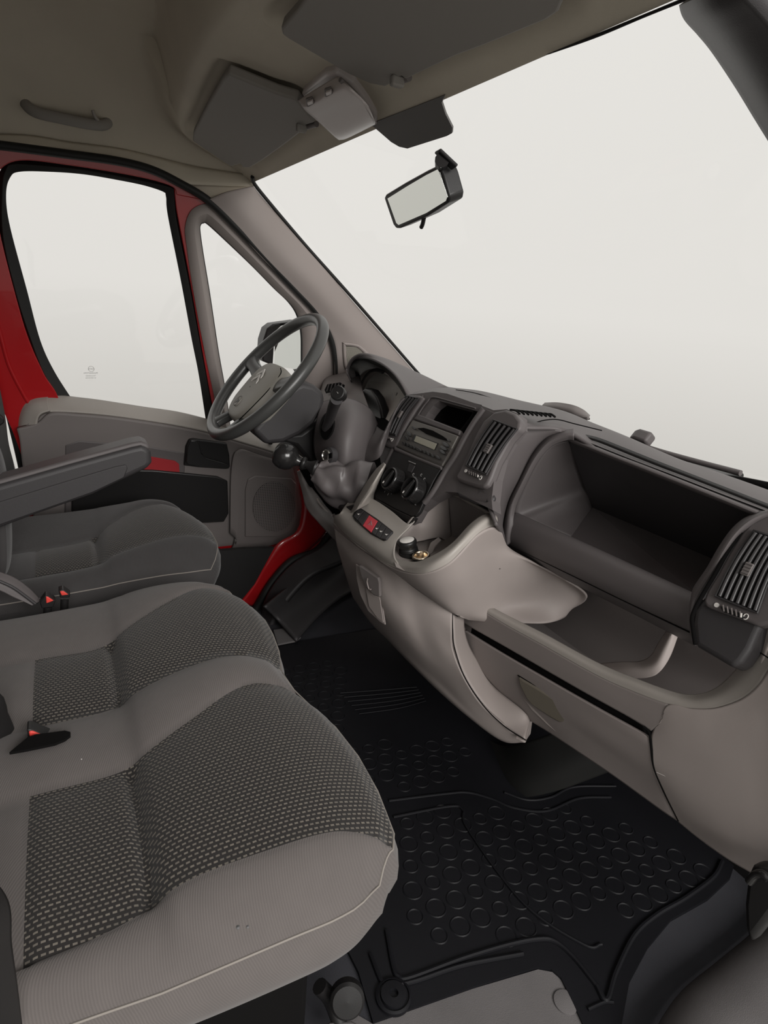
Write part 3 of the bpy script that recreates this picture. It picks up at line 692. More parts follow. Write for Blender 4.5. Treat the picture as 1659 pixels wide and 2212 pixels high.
prism('pad_top', [Y(*p, .212) + V((0, 0, .003)) for p in [(-80, 1066), (0, 1040), (150, 997), (285, 960), (305, 957), (320, 962), (326, 974), (308, 976), (285, 976), (150, 1012), (0, 1056), (-80, 1082)]], .06, M['dark'], ar, bev=.006, seg=3)
prism('side_cover', [Y(*p, .202) for p in [(-80, 1108), (0, 1084), (150, 1038), (250, 1008), (272, 1004), (276, 1012), (268, 1032), (200, 1064), (80, 1106), (0, 1134), (-80, 1170)]], .006, M['darker'], ar, bev=.002)
# curved grey rail cover between the two seats
ra = thing('seat_side_cover', 'curved ribbed grey cover between driver seat and bench at the left edge', 'seat cover')
rows = [[Y(*p, .12) for p in [(-40, 1225), (0, 1238), (30, 1250), (60, 1272), (86, 1300)]], [Y(*p, .105) for p in [(-40, 1240), (0, 1255), (28, 1268), (55, 1286), (78, 1303)]], [Y(*p, .10) for p in [(-40, 1262), (0, 1275), (26, 1288), (48, 1298), (68, 1308)]]]
grid('cover', rows, M['dark'], ra, thick=.008)
tube('rib', [Y(*p, .095) for p in [(-40, 1240), (0, 1256), (28, 1269), (55, 1288), (76, 1304)]], .003, M['darker'], ra)
# belt buckles
def buckle(label, pts, depth_y, tongue):
    t = thing('seat_belt_buckle', label, 'seat belt buckle', group='seat belt buckles')
    prism('body', [Y(*p, depth_y) for p in pts], .022, M['black'], t, bev=.002)
    c0 = Y(sum(p[0] for p in pts) / len(pts), sum(p[1] for p in pts) / len(pts), depth_y + .012)
    tube('stalk', [c0 + V((0, 0, -.01)), c0 + V((-.01, 0, -.10)), c0 + V((-.02, 0, -.20)), V((c0.x - .02, c0.y, .0))], .008, M['black'], t)
    prism('release_button', [Y(*p, depth_y - .002) for p in tongue], .018, M['buckle'], t, bev=.0015)
buckle('red and black seat belt buckle lying in the slot between the two bench places', [(58, 1576), (68, 1576), (122, 1598), (124, 1612), (108, 1620), (60, 1598)], -.335, [(62, 1581), (70, 1580), (118, 1600), (98, 1610), (64, 1592)])
buckle('red seat belt buckle touching the end of the curved grey cover', [(86, 1302), (98, 1286), (104, 1288), (120, 1298), (115, 1312), (90, 1315)], .10, [(99, 1289), (104, 1290), (116, 1298), (100, 1304)])
buckle('red seat belt buckle by the driver seat, farther from the grey cover', [(126, 1276), (136, 1273), (152, 1284), (150, 1292), (130, 1292)], .125, [(129, 1278), (137, 1277), (148, 1285), (133, 1287)])
# dark belt strap at the left edge
sb = tube('seat_belt', [V((-.33, -.30, .80)), V((-.25, -.30, .62))] + [Y(*p, -.30) for p in [(-40, 1500), (0, 1560), (16, 1600), (26, 1628)]], .016, M['black'], None, flat=.15, n=20)
tag(sb, 'dark seat belt strap at the left edge beside the bench buckle', 'seat belt')
dsb = thing('seat_belt', 'dark driver seat belt hanging beside the pale door pillar at the left edge', 'seat belt')
tube('webbing', [Y(*p, .78) for p in [(-20, 820), (-4, 900), (4, 960), (16, 1010), (20, 1060)]], .022, M['belt'], dsb, flat=.12, n=20)
prism('guide', [Y(*p, .77) for p in [(-20, 895), (0, 896), (9, 905), (9, 914), (0, 920), (-20, 925)]], .015, M['black'], dsb, bev=.003)

# ================================================================ STEERING WHEEL AND COLUMN
WC = V((.4816, .42, .8855)); TH = math.radians(48.6); WN = V((-math.sin(TH), 0, math.cos(TH))); WU = V((math.cos(TH), 0, math.sin(TH))); WLt = V((0, 1, 0))
def wl(l, u, h=0): return WC + WLt * l + WU * u + WN * h
sw = thing('steering_wheel', 'black four-spoke steering wheel with grey airbag pad and chevron badge', 'steering wheel')
rr = [.0152 + .0012 * abs(math.cos(2 * math.pi * i / 24)) for i in range(25)]
tube('rim', [wl(.1985 * math.cos(t), .1985 * math.sin(t)) for t in [i * math.pi / 24 for i in range(48)]], .0158, M['wheelm'], sw, n=144, closed=True, seg=20, sm=True)
def spoke(a, b, wa, wb, ha, hb):
    a, b = V((a[0], a[1])), V((b[0], b[1])); d = (b - a).normalized(); pn = V((-d.y, d.x)); rows = []
    for k in range(7):
        t = k / 6; c = a + (b - a) * t; w = wa + (wb - wa) * t - .004 * math.sin(math.pi * t) + (.008 * max(0, (t - .7) / .3) ** 2)
        h = ha + (hb - ha) * t; rows.append([wl(c.x + pn.x * w * q, c.y + pn.y * w * q, h + z) for q, z in ((-1, 0), (-.9, .008), (0, .012), (.9, .008), (1, 0), (.9, -.010), (0, -.016), (-.9, -.010))])
    return grid('spoke', rows, M['wheelm'], sw, nu=24, nv=18, closed=True)
spoke((.06, -.010), (.19, .018), .026, .018, -.020, -.001); spoke((-.06, -.010), (-.19, .018), .026, .018, -.020, -.001)
spoke((.045, -.115), (.070, -.186), .016, .020, -.022, -.001); spoke((-.045, -.115), (-.070, -.186), .016, .020, -.022, -.001)
# airbag pad: rounded trapezium, domed
def padr(k, h):
    o = []
    for i in range(40):
        t = 2 * math.pi * i / 40; c, s = math.cos(t), math.sin(t)
        l = .092 * abs(c) ** .62 * (1 if c > 0 else -1); u = .095 * abs(s) ** .62 * (1 if s > 0 else -1)
        l *= 1 + .10 * (u / .095) - (.12 if u < -.05 else 0) * ((-u - .05) / .045)
        o.append(wl(l * k, -.050 + u * k, h))
    return o
rows = [padr(.86, -.060), padr(.97, -.045), padr(1.0, -.020), padr(.97, -.006), padr(.88, .003), padr(.6, .009), padr(.3, .011), padr(.02, .012)]
pad = grid('airbag_pad', rows, M['airbag'], sw, nu=80, nv=50, closed=True)
tube('seam', [wl(-.075, -.135, -.0005), wl(-.083, -.09, -.001), wl(-.088, -.03, -.0015), wl(-.078, .02, -.001), wl(-.05, .035, .0)], .0012, M['void'], pad)
for du in (0.002, -.016):
    pts = [(-.023, -.017), (0, .002), (.023, -.017), (.023, -.008), (0, .011), (-.023, -.008)]
    prism('badge', [wl(l, u + du - .002, .0120) for l, u in pts], .0018, M['silver'], pad, away=False)
lathe('horn_mark', wl(0, -.098, .0105), WN, [(.016, -.002), (.016, .0012), (.0148, .0012), (.0148, .0006), (0, .0008)], M['airbag'], pad)
tube('horn_mark_ring', [wl(.0155 * math.cos(t), -.098 + .0155 * math.sin(t), .0118) for t in [i * math.pi / 10 for i in range(20)]], .0005, M['darker'], pad, closed=True, n=40, seg=5)
prism('horn_symbol', [wl(l, -.098 + u, .0116) for l, u in ((-.007, -.003), (.0, -.004), (.006, -.008), (.006, .007), (0, .003), (-.007, .003))], .0006, M['darker'], pad, away=False)

col = thing('steering_column', 'dark steering column with round-ended wiper stalk and ignition lock beside the gear lever', 'steering column')
prism('shroud', [Y(*p, .345) for p in [(545, 930), (575, 895), (615, 852), (640, 832), (655, 826), (680, 832), (698, 846), (704, 862), (698, 888), (680, 915), (650, 940), (612, 958), (575, 962)]], .15, M['darker'], col, bev=.014, seg=4)
prism('undercover', [Y(*p, .37) for p in [(590, 940), (650, 935), (700, 900), (706, 960), (700, 1010), (670, 1000), (640, 965), (600, 955)]], .14, M['black'], col, bev=.012)
r = [[(698, 868, .62), (735, 862, .66), (770, 868, .70), (800, 888, .74), (814, 918, .77)],
     [(686, 905, .60), (720, 895, .625), (755, 895, .65), (785, 905, .69), (808, 930, .73)],
     [(680, 950, .595), (712, 945, .60), (745, 945, .62), (775, 950, .66), (796, 962, .70)],
     [(684, 985, .60), (712, 1000, .605), (742, 1010, .62), (765, 1006, .65), (790, 995, .69)],
     [(700, 1008, .63), (715, 1018, .64), (742, 1022, .65), (765, 1016, .67), (790, 1005, .70)]]
grid('lower_cover', [[X(*p) for p in q] for q in r], M['dark'], col, nu=50, nv=50, thick=.008)
lathe('stalk_socket', X(706, 921, .586), (-1, 0, .25), [(.0, -.006), (.024, -.004), (.030, .004), (.0335, .006), (.035, -.004)], M['darker'], col)
st = tube('wiper_stalk', [X(704, 925, .577), X(712, 905, .57), X(720, 880, .555), X(727, 862, .545)], .012, M['darker'], col, n=30, seg=16, radii=[.011, .012, .013, .014])
ax = (V((-.62, -.68, .38))).normalized()
lathe('stalk_recess', X(709, 924, .580), (-1, -.1, .3), [(.030, .0), (.029, .004), (0, .0035)], M['void'], col)
lathe('stalk_knob', X(731, 850, .55), ax, [(.0145, -.02), (.0165, -.012), (.0172, -.004), (.0172, .004), (.0155, .008), (.0135, .0088), (.0128, .0078), (0, .0082)], M['black'], st)
tube('stalk_mark', [X(731, 850, .55) + ax * .0088 + V((.0, .004 * s, .001 * s)) for s in (-1, 1)], .0009, M['print'], st, n=3, seg=6)
lk = lathe('ignition_lock', X(712, 984, .585), (-1, -.25, .15), [(.021, -.01), (.021, .006), (.0145, .008), (.0145, .013), (.0125, .0145), (.0115, .012), (.004, .012), (0, .012)], M['darker'], col, mats=[M['darker'], M['metal']], pm=[0, 0, 1, 1, 1, 1, 1])
prism('key_slot', [X(712 + a, 984 + b, .570) for a, b in ((-3, -4), (4, -6), (4, 5), (-2, 7))], .002, M['void'], lk, away=True)
# ================================================================ DASHBOARD
SP = Plane((1, 0, -.48), .37)
SL = SP.n.length
def Xs(rows): return [[X(*p) for p in r] for r in rows]
dash = thing('dashboard', 'two-tone grey dashboard across the cab with open trays and four air vents', 'dashboard')
# --- top pad
bk = [(905, 812), (966, 838), (1040, 848), (1120, 867), (1217, 891), (1282, 917), (1354, 946), (1458, 992), (1536, 1019), (1659, 1063), (1760, 1102), (1860, 1140)]
fr = [(882, 858), (912, 858), (1040, 884), (1120, 922), (1215, 930), (1300, 978), (1400, 1018), (1500, 1056), (1600, 1094), (1680, 1122), (1760, 1152), (1860, 1190)]
fx = [.80, .815, .80, .81, .90, .925, .925, .925, .925, .93, .93, .93]
rb = [X(u, v, 1.10) for u, v in bk]; rf = [X(u, v, x) for (u, v), x in zip(fr, fx)]
rm = [(a * .5 + b * .5) + V((0, 0, .008)) for a, b in zip(rb, rf)]
rbb = [p + V((.09, 0, -.05)) for p in rb]
pad_ = grid('top_pad', [rbb, rb, rm, rf], M['dark'], dash, nu=120, nv=24, thick=.006)
def on_pad(u, v, lift=.003):   # a point on the pad between its rows, found along the ray
    best = None
    for i in range(len(bk) - 1):
        pl = plane3(rb[i], rf[i], rf[i + 1]); p = pl(u, v)
        t = (u - fr[i][0]) / (fr[i + 1][0] - fr[i][0])
        if 0 <= t <= 1 or best is None: best = p
    return best + V((0, 0, lift))
tray = [(1243, 936), (1290, 945), (1350, 968), (1420, 996), (1500, 1027), (1580, 1058), (1659, 1089), (1740, 1120)]
tray2 = [(1246, 941), (1290, 956), (1350, 980), (1420, 1008), (1500, 1038), (1580, 1069), (1659, 1100), (1740, 1130)]
g1 = [X(u, v, 1.0) for u, v in tray]; g2 = [X(u, v, .985) for u, v in tray2]
ring('groove', [X(u, v, .955) for u, v in tray], [X(u, v - 2, .948) for u, v in tray2], .002, M['black'], pad_)
tube('seam', [X(u, v, .93) for u, v in [(1250, 948), (1350, 988), (1450, 1026), (1550, 1065), (1652, 1104)]], .0012, M['void'], pad_)
# rib arch running over the dash between centre vent and passenger bin
arch_o = [(1240, 912), (1190, 900), (1150, 903), (1125, 916), (1108, 940), (1094, 965), (1080, 1000), (1070, 1045), (1064, 1080)]
tube('seam', [X(u, v, x) for (u, v), x in zip([(1300, 930), (1243, 916), (1200, 906), (1160, 912), (1135, 930), (1118, 955)], [1.0, .95, .92, .88, .85, .83])], .0012, M['void'], pad_)
# --- centre unit face with its cubby cut out
face = [(866, 862), (880, 853), (905, 850), (935, 846), (965, 850), (1040, 876), (1066, 886), (1095, 884), (1121, 895), (1122, 922), (1100, 950), (1080, 985), (1068, 1030), (1062, 1078), (1064, 1102), (1020, 1080), (990, 1064), (962, 1062), (932, 1078), (907, 1098), (893, 1122), (884, 1130), (845, 1104), (806, 1080), (806, 1055), (825, 1010), (820, 985), (818, 958), (834, 927), (850, 893)]
S0 = SP
cu = prism('centre_unit', on(S0, face), .025, M['dark'], dash, bev=0)
cut_px = [(936, 858), (1027, 882), (1016, 900), (1004, 916), (993, 930), (903, 897), (912, 882), (923, 868)]
cutter = prism('cutter', on(SP.off(-.02), cut_px), .09, M['black'])
cut(cu, cutter)
cu.data.materials.clear(); cu.data.materials.append(M['dark'])
# cubby box inside
pf = on(SP.off(.004), cut_px); dirv = V((.09, 0, -.02))
k = len(pf); Vv = pf + [p + dirv for p in pf]
Fs = [tuple(range(k, 2 * k))] + [(i, (i + 1) % k, k + (i + 1) % k, k + i) for i in range(k)]
mesh('cubby', Vv, Fs, M['black'], dash, smooth=False)
pp = on(SP.off(-.002), [(903, 897), (912, 882), (923, 868), (936, 858), (980, 869), (1027, 882)])
tube('cubby_rim', pp, .0018, M['dark'], dash, n=40)
prism('cubby_lip', on(SP.off(-.006), [(903, 894), (994, 929), (990, 940), (892, 905)]), .012, M['dark'], dash, bev=.003)
tube('seam', [X(u, v, x) for (u, v), x in zip([(935, 848), (985, 861), (1040, 876)], (.812, .812, .812))], .0012, M['void'], dash)
tube('seam', [X(u, v, .95) for u, v in [(985, 842), (1030, 850), (1078, 866)]], .001, M['void'], dash)
# rounded ribs left and right of the centre panel
rib = lambda P, r: tube('rib', on(SP.off(.002), P), r, M['dark'], dash, n=40, flat=.8)
rib([(916, 858), (906, 867), (894, 884), (876, 915), (860, 950), (848, 975), (834, 1005), (818, 1040), (806, 1068)], .0075)
rib([(1046, 884), (1038, 895), (1024, 915), (1006, 945), (985, 985), (965, 1015), (948, 1045), (932, 1070), (918, 1086)], .010)
# --- air vents
def vent(TL, TR, BR, BL, house, wheel, dot, ringc, n, tabuv, offk=0.0, S=SP, side='x', hbev=.006, bul=(0, 0)):
    v = bpy.data.objects.new('air_vent', None); COL.objects.link(v); v.parent = dash
    Sv = S.off(-offk)
    Hh = prism('housing', on(Sv, house), .022, M['dark'], v, bev=hbev, seg=3)
    def q(s, t, k=0.0):
        u = (TL[0] * (1 - s) + TR[0] * s) * (1 - t) + (BL[0] * (1 - s) + BR[0] * s) * t
        w = (TL[1] * (1 - s) + TR[1] * s) * (1 - t) + (BL[1] * (1 - s) + BR[1] * s) * t
        b = math.sin(math.pi * t); u += bul[0] * b; w += bul[1] * b
        return Sv.off(-.003 + k)(u, w)
    bp_ = [q(s, 0, -.0005) for s in (0, .5, 1)] + [q(1, t, -.0005) for t in (.25, .5, .75)] + [q(s, 1, -.0005) for s in (1, .5, 0)] + [q(0, t, -.0005) for t in (.75, .5, .25)]
    prism('opening', bp_, .002, M['void'], v, away=True)
    tube('frame', [q(s, t, -.001) for s, t in ((0, 0), (.5, 0), (1, 0), (1, .33), (1, .66), (1, 1), (.5, 1), (0, 1), (0, .66), (0, .33))], .0022, M['darker'], v, closed=True, sm=False, seg=8)
    for i in range(n):
        s = (i + .6) / n
        tube('slat', [q(s, t, -.0025) for t in (.02, .25, .5, .75, .98)], .0015, M['slat'], v, n=14, seg=8, flat=2.0)
    s, t = tabuv
    tb = prism('tab', [q(s - .10, t - .09, -.007), q(s + .10, t - .09, -.007), q(s + .10, t + .09, -.007), q(s - .10, t + .09, -.007)], .006, M['mid'], v, bev=.001)
    for kk in range(4):
        tt = t - .065 + kk * .043
        tube('ridge', [q(s - .09, tt, -.0075), q(s + .09, tt, -.0075)], .0009, M['dark'], tb, n=3, seg=6)
    if wheel:
        (wx, wy), wr = wheel
        ww = prism('thumb_wheel', [Sv.off(-.004)(wx + dx * wr, wy + dy * wr) for dx, dy in ((-1, -.55), (.9, .12), (1, .55), (-.75, -.05))], .006, M['black'], v, bev=.001)
        for kk in range(5):
            a = -.7 + kk * .35
            tube('notch', [Sv.off(-.0046)(wx + a * wr, wy + (a * .38 - .42) * wr + .1 * wr), Sv.off(-.0046)(wx + (a + .08) * wr, wy + (a * .38 + .22) * wr)], .0011, M['mid'], ww, n=3, seg=6)
        tube('mark', [Sv.off(-.005)(wx + wr * .82, wy + wr * .1), Sv.off(-.005)(wx + wr * .78, wy + wr * .45)], .0014, M['silver'], ww, n=3, seg=6)
    if dot:
        d = Sv.off(-.0008)(*dot); lathe('dot_symbol', d, -Sv.n, [(.0036, -.001), (.0036, .0006), (0, .0007)], M['silver'], v, seg=16)
    if ringc:
        c = Sv.off(-.001)(*ringc); e1 = V((0, 1, 0)); e2 = V((.43, 0, .9))
        tube('ring_symbol', [c + e1 * .0031 * math.cos(a) + e2 * .0042 * math.sin(a) for a in [i * math.pi / 6 for i in range(12)]], .0008, M['silver'], v, closed=True, n=24, seg=6)
    return v
v1 = vent((1066, 907), (1117, 927), (1051, 1025), (1007, 1005), [(1067, 889), (1092, 884), (1112, 892), (1124, 908), (1121, 926), (1100, 948), (1085, 975), (1072, 998), (1060, 1030), (1052, 1046), (1044, 1053), (1032, 1053), (1000, 1043), (986, 1037), (983, 1029), (993, 1012), (1009, 980), (1027, 937), (1044, 908)],
     ((1022, 1025), 13), (1006, 1017), (1038, 1032), 5, (.45, .55), .012, bul=(-3, -2))
prism('underside', on(SP.off(.0), [(983, 1034), (1044, 1052), (1054, 1042), (1066, 1075), (1056, 1089), (1045, 1092), (1015, 1084), (990, 1074), (982, 1062)]), .012, M['darker'], v1, bev=.005)
v2 = vent((878, 855), (904, 861), (855, 941), (833, 932), [(868, 862), (877, 852), (905, 853), (915, 858), (896, 885), (880, 912), (866, 937), (856, 962), (846, 968), (826, 962), (819, 954), (821, 945), (834, 926), (850, 893)],
     ((839, 946), 7), (829, 943), (847, 950), 4, (.45, .5), .008, bul=(-4, -3))
prism('underside', on(SP.off(.006), [(819, 955), (846, 967), (850, 975), (840, 990), (828, 986), (820, 976)]), .03, M['darker'], v2, bev=.004)
# --- side wall from the centre unit forward to the bin
L_ = [SP.off(.010)(*p) for p in [(1105, 905), (1090, 945), (1072, 985), (1055, 1030), (1051, 1068), (1058, 1100), (1071, 1132)]]
R_ = [X(u, v, x) for (u, v), x in zip([(1215, 930), (1178, 945), (1148, 980), (1119, 1036), (1095, 1085), (1083, 1140), (1086, 1186)], [.90, .885, .875, .865, .86, .855, .865])]
mm = [(a * .5 + b * .5) + V((.012, 0, -.004)) for a, b in zip(L_, R_)]
grid('side_wall', [L_, mm, R_], M['dark'], dash, nu=50, nv=16, thick=.006)
# --- passenger bin
ao = [(1240, 928), (1215, 931), (1181, 944), (1151, 978), (1121, 1034), (1100, 1076), (1087, 1119), (1082, 1162), (1086, 1186)]
ai = [(1240, 950), (1224, 950), (1189, 965), (1159, 1000), (1129, 1059), (1115, 1090), (1110, 1112), (1108, 1135), (1104, 1170)]
axs = [.915, .905, .89, .88, .872, .868, .865, .862, .865]
bin_ = bpy.data.objects.new('storage_bin', None); COL.objects.link(bin_); bin_.parent = dash
grid('arch', [[X(u, v, x) for (u, v), x in zip(ao, axs)], [X((a + c) / 2, (b + d) / 2, x - .010) for (a, b), (c, d), x in zip(ao, ai, axs)], [X(u, v, x) for (u, v), x in zip(ai, axs)]], M['dark'], bin_, nu=60, nv=12, thick=.004)
BL_ = [X(u, v, x) for u, v, x in [(1228, 952, .925), (1189, 965, .905), (1159, 1000, .893), (1129, 1059, .885), (1112, 1111, .88)]]
BLb = [X(u, v, x) for u, v, x in [(1228, 952, .926), (1241, 988, .975), (1253, 1023, 1.01), (1266, 1060, 1.04), (1279, 1096, 1.065)]]
BLf = [X(u, v, x) for u, v, x in [(1112, 1111, .88), (1140, 1122, .90), (1170, 1135, .92), (1205, 1150, .945), (1232, 1162, .965)]]
# left wall
grid('left_wall', Xs([[(1228, 952, .927), (1189, 965, .905), (1159, 1000, .893), (1129, 1059, .885), (1112, 1111, .88), (1138, 1124, .897), (1165, 1136, .915), (1200, 1149, .94), (1232, 1162, .967)],
     [(1228, 953, .930), (1236, 975, .96), (1245, 1000, .99), (1253, 1023, 1.01), (1262, 1048, 1.035), (1268, 1065, 1.045), (1272, 1078, 1.055), (1276, 1088, 1.062), (1279, 1096, 1.067)]]), M['dark'], bin_, nu=80, nv=12, thick=.002)
bb = Z(1480, 1172, .672)
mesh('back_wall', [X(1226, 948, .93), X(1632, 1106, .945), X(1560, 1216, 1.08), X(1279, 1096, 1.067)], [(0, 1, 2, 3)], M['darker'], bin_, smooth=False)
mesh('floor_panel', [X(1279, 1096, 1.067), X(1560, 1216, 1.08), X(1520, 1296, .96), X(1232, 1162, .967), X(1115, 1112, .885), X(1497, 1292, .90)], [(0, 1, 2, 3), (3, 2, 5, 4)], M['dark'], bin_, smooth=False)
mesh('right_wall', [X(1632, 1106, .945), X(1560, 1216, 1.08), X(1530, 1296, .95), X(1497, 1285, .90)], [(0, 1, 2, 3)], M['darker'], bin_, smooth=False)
grid('top_edge', [[X(u, v, .925) for u, v in [(1215, 934), (1300, 972), (1400, 1010), (1500, 1050), (1580, 1082), (1640, 1106)]], [X(u, v, .920) for u, v in [(1222, 946), (1300, 977), (1400, 1016), (1500, 1055), (1580, 1087), (1634, 1109)]],
                  [X(u, v, .930) for u, v in [(1228, 951), (1300, 981), (1400, 1020), (1500, 1060), (1580, 1091), (1632, 1112)]]], M['dark'], bin_, nu=40, nv=12, thick=.004)
lip = [[(1124, 1120, .905), (1250, 1178, .91), (1370, 1233, .915), (1497, 1292, .915)],
       [(1112, 1107, .885), (1250, 1169, .89), (1370, 1224, .895), (1497, 1283, .895)],
       [(1104, 1118, .868), (1245, 1183, .872), (1368, 1240, .877), (1496, 1300, .88)],
       [(1096, 1140, .860), (1240, 1206, .865), (1362, 1264, .87), (1494, 1325, .873)],
       [(1091, 1162, .862), (1235, 1230, .866), (1358, 1290, .872), (1492, 1350, .875)],
       [(1093, 1178, .880), (1235, 1248, .884), (1358, 1308, .89), (1496, 1374, .892)],
       [(1100, 1190, .93), (1245, 1262, .93), (1370, 1325, .93), (1504, 1394, .93)]]
grid('front_lip', Xs(lip), M['dark'], bin_, nu=60, nv=50, thick=.004)
tube('seam', [X(u, v, x - .003) for u, v, x in [(1092, 1173, .872), (1235, 1243, .874), (1358, 1303, .88), (1494, 1368, .882)]], .0012, M['void'], bin_)
# arch on the passenger side and right-hand vent housing
ra_o = [(1634, 1108), (1603, 1125), (1578, 1149), (1552, 1187), (1531, 1224), (1512, 1252), (1500, 1271), (1495, 1290), (1490, 1330), (1492, 1368)]
ra_i = [(1700, 1100), (1640, 1122), (1600, 1152), (1571, 1193), (1547, 1238), (1523, 1278), (1506, 1308), (1497, 1330), (1497, 1350), (1500, 1386)]
axr = [.93, .915, .905, .895, .888, .882, .878, .876, .876, .885]
grid('arch', [[X(u, v, x) for (u, v), x in zip(ra_o, axr)], [X((a + c) / 2, (b + d) / 2, x - .012) for (a, b), (c, d), x in zip(ra_o, ra_i, axr)], [X(u, v, x) for (u, v), x in zip(ra_i, axr)]], M['dark'], bin_, nu=60, nv=12, thick=.004)
S2 = Plane((1, 0, -.48), .515)
pts = S2(1588, 1230)
v3 = vent((1629, 1146), (1706, 1172), (1636, 1324), (1546, 1288),
     [(1628, 1120), (1660, 1104), (1740, 1120), (1800, 1150), (1740, 1260), (1700, 1320), (1672, 1345), (1640, 1352), (1622, 1346), (1580, 1330), (1545, 1318), (1524, 1310), (1518, 1298), (1527, 1275), (1549, 1240), (1573, 1196), (1600, 1152)],
     ((1580, 1322), 26), (1548, 1307), (1611, 1332), 7, (.38, .52), .0, S=S2, bul=(-5, -3))
prism('underside', on(S2.off(.008), [(1521, 1290), (1500, 1318), (1496, 1345), (1500, 1388), (1504, 1396), (1545, 1420), (1583, 1443), (1602, 1430), (1620, 1404), (1645, 1348), (1665, 1305), (1600, 1300)]), .04, M['darker'], v3, bev=.008, seg=3)
tube('seam', on(S2.off(-.0), [(1601, 1149), (1571, 1193), (1546, 1238), (1522, 1278), (1503, 1312), (1495, 1335), (1497, 1358), (1502, 1392)]), .0032, M['void'], v3)
# defroster slots beside the centre vent
df = bpy.data.objects.new('defroster_outlet', None); COL.objects.link(df); df.parent = dash
for i in range(9):
    a = (1102 + i * 9.5, 889 + i * 1.2); b = (a[0] + 17, a[1] + 9 - i * .35)
    tube('slot', [X(a[0], a[1], .885) + V((0, 0, .004)), X((a[0] + b[0]) / 2 + 3, (a[1] + b[1]) / 2 - 1.5, .872) + V((0, 0, .005)), X(b[0] + 3, b[1], .86) + V((0, 0, .004))], .0022, M['void'], df, n=8, seg=8)
# --- climate panel, part of the dash
hv = bpy.data.objects.new('climate_panel', None); COL.objects.link(hv); hv.parent = dash
prism('faceplate', on(SP.off(-.006), [(851, 973), (900, 992), (951, 1014), (943, 1026), (935, 1040), (920, 1072), (905, 1105), (897, 1114), (888, 1116), (850, 1098), (812, 1077), (807, 1070), (812, 1055), (830, 1012)]), .01, M['black'], hv, bev=.002)
prism('lower_lip', on(SP.off(-.002), [(805, 1072), (812, 1080), (850, 1101), (888, 1119), (897, 1117), (891, 1127), (884, 1132), (845, 1106), (808, 1082)]), .01, M['black'], hv, bev=.001)
kn = SP.n.normalized() * -1
def knob(face_, base_):
    f = SP.off(-.030)(*face_)
    prof_ = [(.031, -.022), (.030, -.012), (.0285, .0), (.0275, .003), (.0255, .0045), (.0235, .003), (.0225, -.004), (0, -.005)]
    o = lathe('knob', f, kn, prof_, M['gloss'], hv, seg=40)
    for i in range(20):
        a = 2 * math.pi * i / 20; e1 = V((0, 1, 0)); e2 = kn.cross(e1)
        d = e1 * math.cos(a) + e2 * math.sin(a)
        tube('grip_ridge', [f + d * .0297 + kn * -.014, f + d * .0285 + kn * 0.0], .0009, M['gloss'], o, n=2, sm=False, seg=5)
    e1 = V((0, 1, 0)); e2 = kn.cross(e1)
    if e2.z < 0: e2 = -e2
    w = (e1 * -.35 + e2 * .94).normalized(); s = w.cross(kn)
    c = f + kn * -.003
    P = [c + w * .0225 + s * .003, c + w * .0225 - s * .003, c + w * -.021 - s * .009, c + w * -.0225, c + w * -.021 + s * .009]
    prism('pointer', P, .009, M['black'], o, bev=.0025, away=False)
    tube('pointer_mark', [c + w * -.018 + kn * .0095, c + w * -.0125 + kn * .0095], .0012, M['silver'], o, n=3, seg=6)
    # scale marks round the knob
    return o
knob((841, 1033), None); knob((885, 1054), None)
for i, (u, v) in enumerate([(831, 1024), (831, 1062), (838, 1068), (846, 1066), (854, 1058)]):
    text('scale_number', str(i), SP.off(-.0075)(u, v), (0, -1, 0), (.43, 0, .9), .006, M['print'], hv)
for u, v in [(893, 1025), (910, 1026), (917, 1035), (916, 1058), (898, 1088)]:
    c = SP.off(-.0075)(u, v); e1 = V((0, 1, 0)); e2 = V((.43, 0, .9))
    tube('scale_symbol', [c + e1 * a + e2 * b for a, b in ((-.003, -.002), (0, -.003), (.003, .0), (.001, .003), (-.002, .001))], .0005, M['print'], hv, n=12, seg=5)
prism('rear_heater_button', on(SP.off(-.0075), [(884, 1001), (896, 1006), (892, 1014), (888, 1021), (879, 1018), (881, 1009)]), .004, M['darker'], hv, bev=.001)
tube('button_line', on(SP.off(-.008), [(883, 996), (897, 1002)]), .0009, M['print'], hv, n=3, seg=6)
prism('trim_bar', on(SP.off(-.008), [(850, 963), (900, 985), (953, 1006), (952, 1015), (900, 994), (850, 973)]), .012, M['dark'], hv, bev=.004)
# --- light upper console: switch row, tray with lighter
KP = Plane((-.57, 0, 1), .2694)
uc = bpy.data.objects.new('upper_console', None); COL.objects.link(uc); uc.parent = dash
grid('switch_shelf', [on(KP, [(756, 1082), (781, 1076), (806, 1079), (845, 1104), (880, 1132), (896, 1126)]),
                      on(KP.off(-.002), [(747, 1092), (770, 1084), (800, 1092), (840, 1120), (866, 1144), (884, 1140)]),
                      on(KP.off(-.002), [(736, 1108), (752, 1108), (785, 1130), (820, 1155), (846, 1172), (858, 1168)]),
                      [X(*p) for p in [(724, 1114, .585), (745, 1134, .582), (775, 1157, .582), (810, 1183, .584), (842, 1204, .588), (852, 1200, .592)]],
                      [X(*p) for p in [(722, 1128, .592), (745, 1152, .585), (772, 1174, .583), (803, 1197, .585), (845, 1222, .588), (865, 1224, .592)]]], M['light2'], uc, nu=60, nv=40, thick=.004)
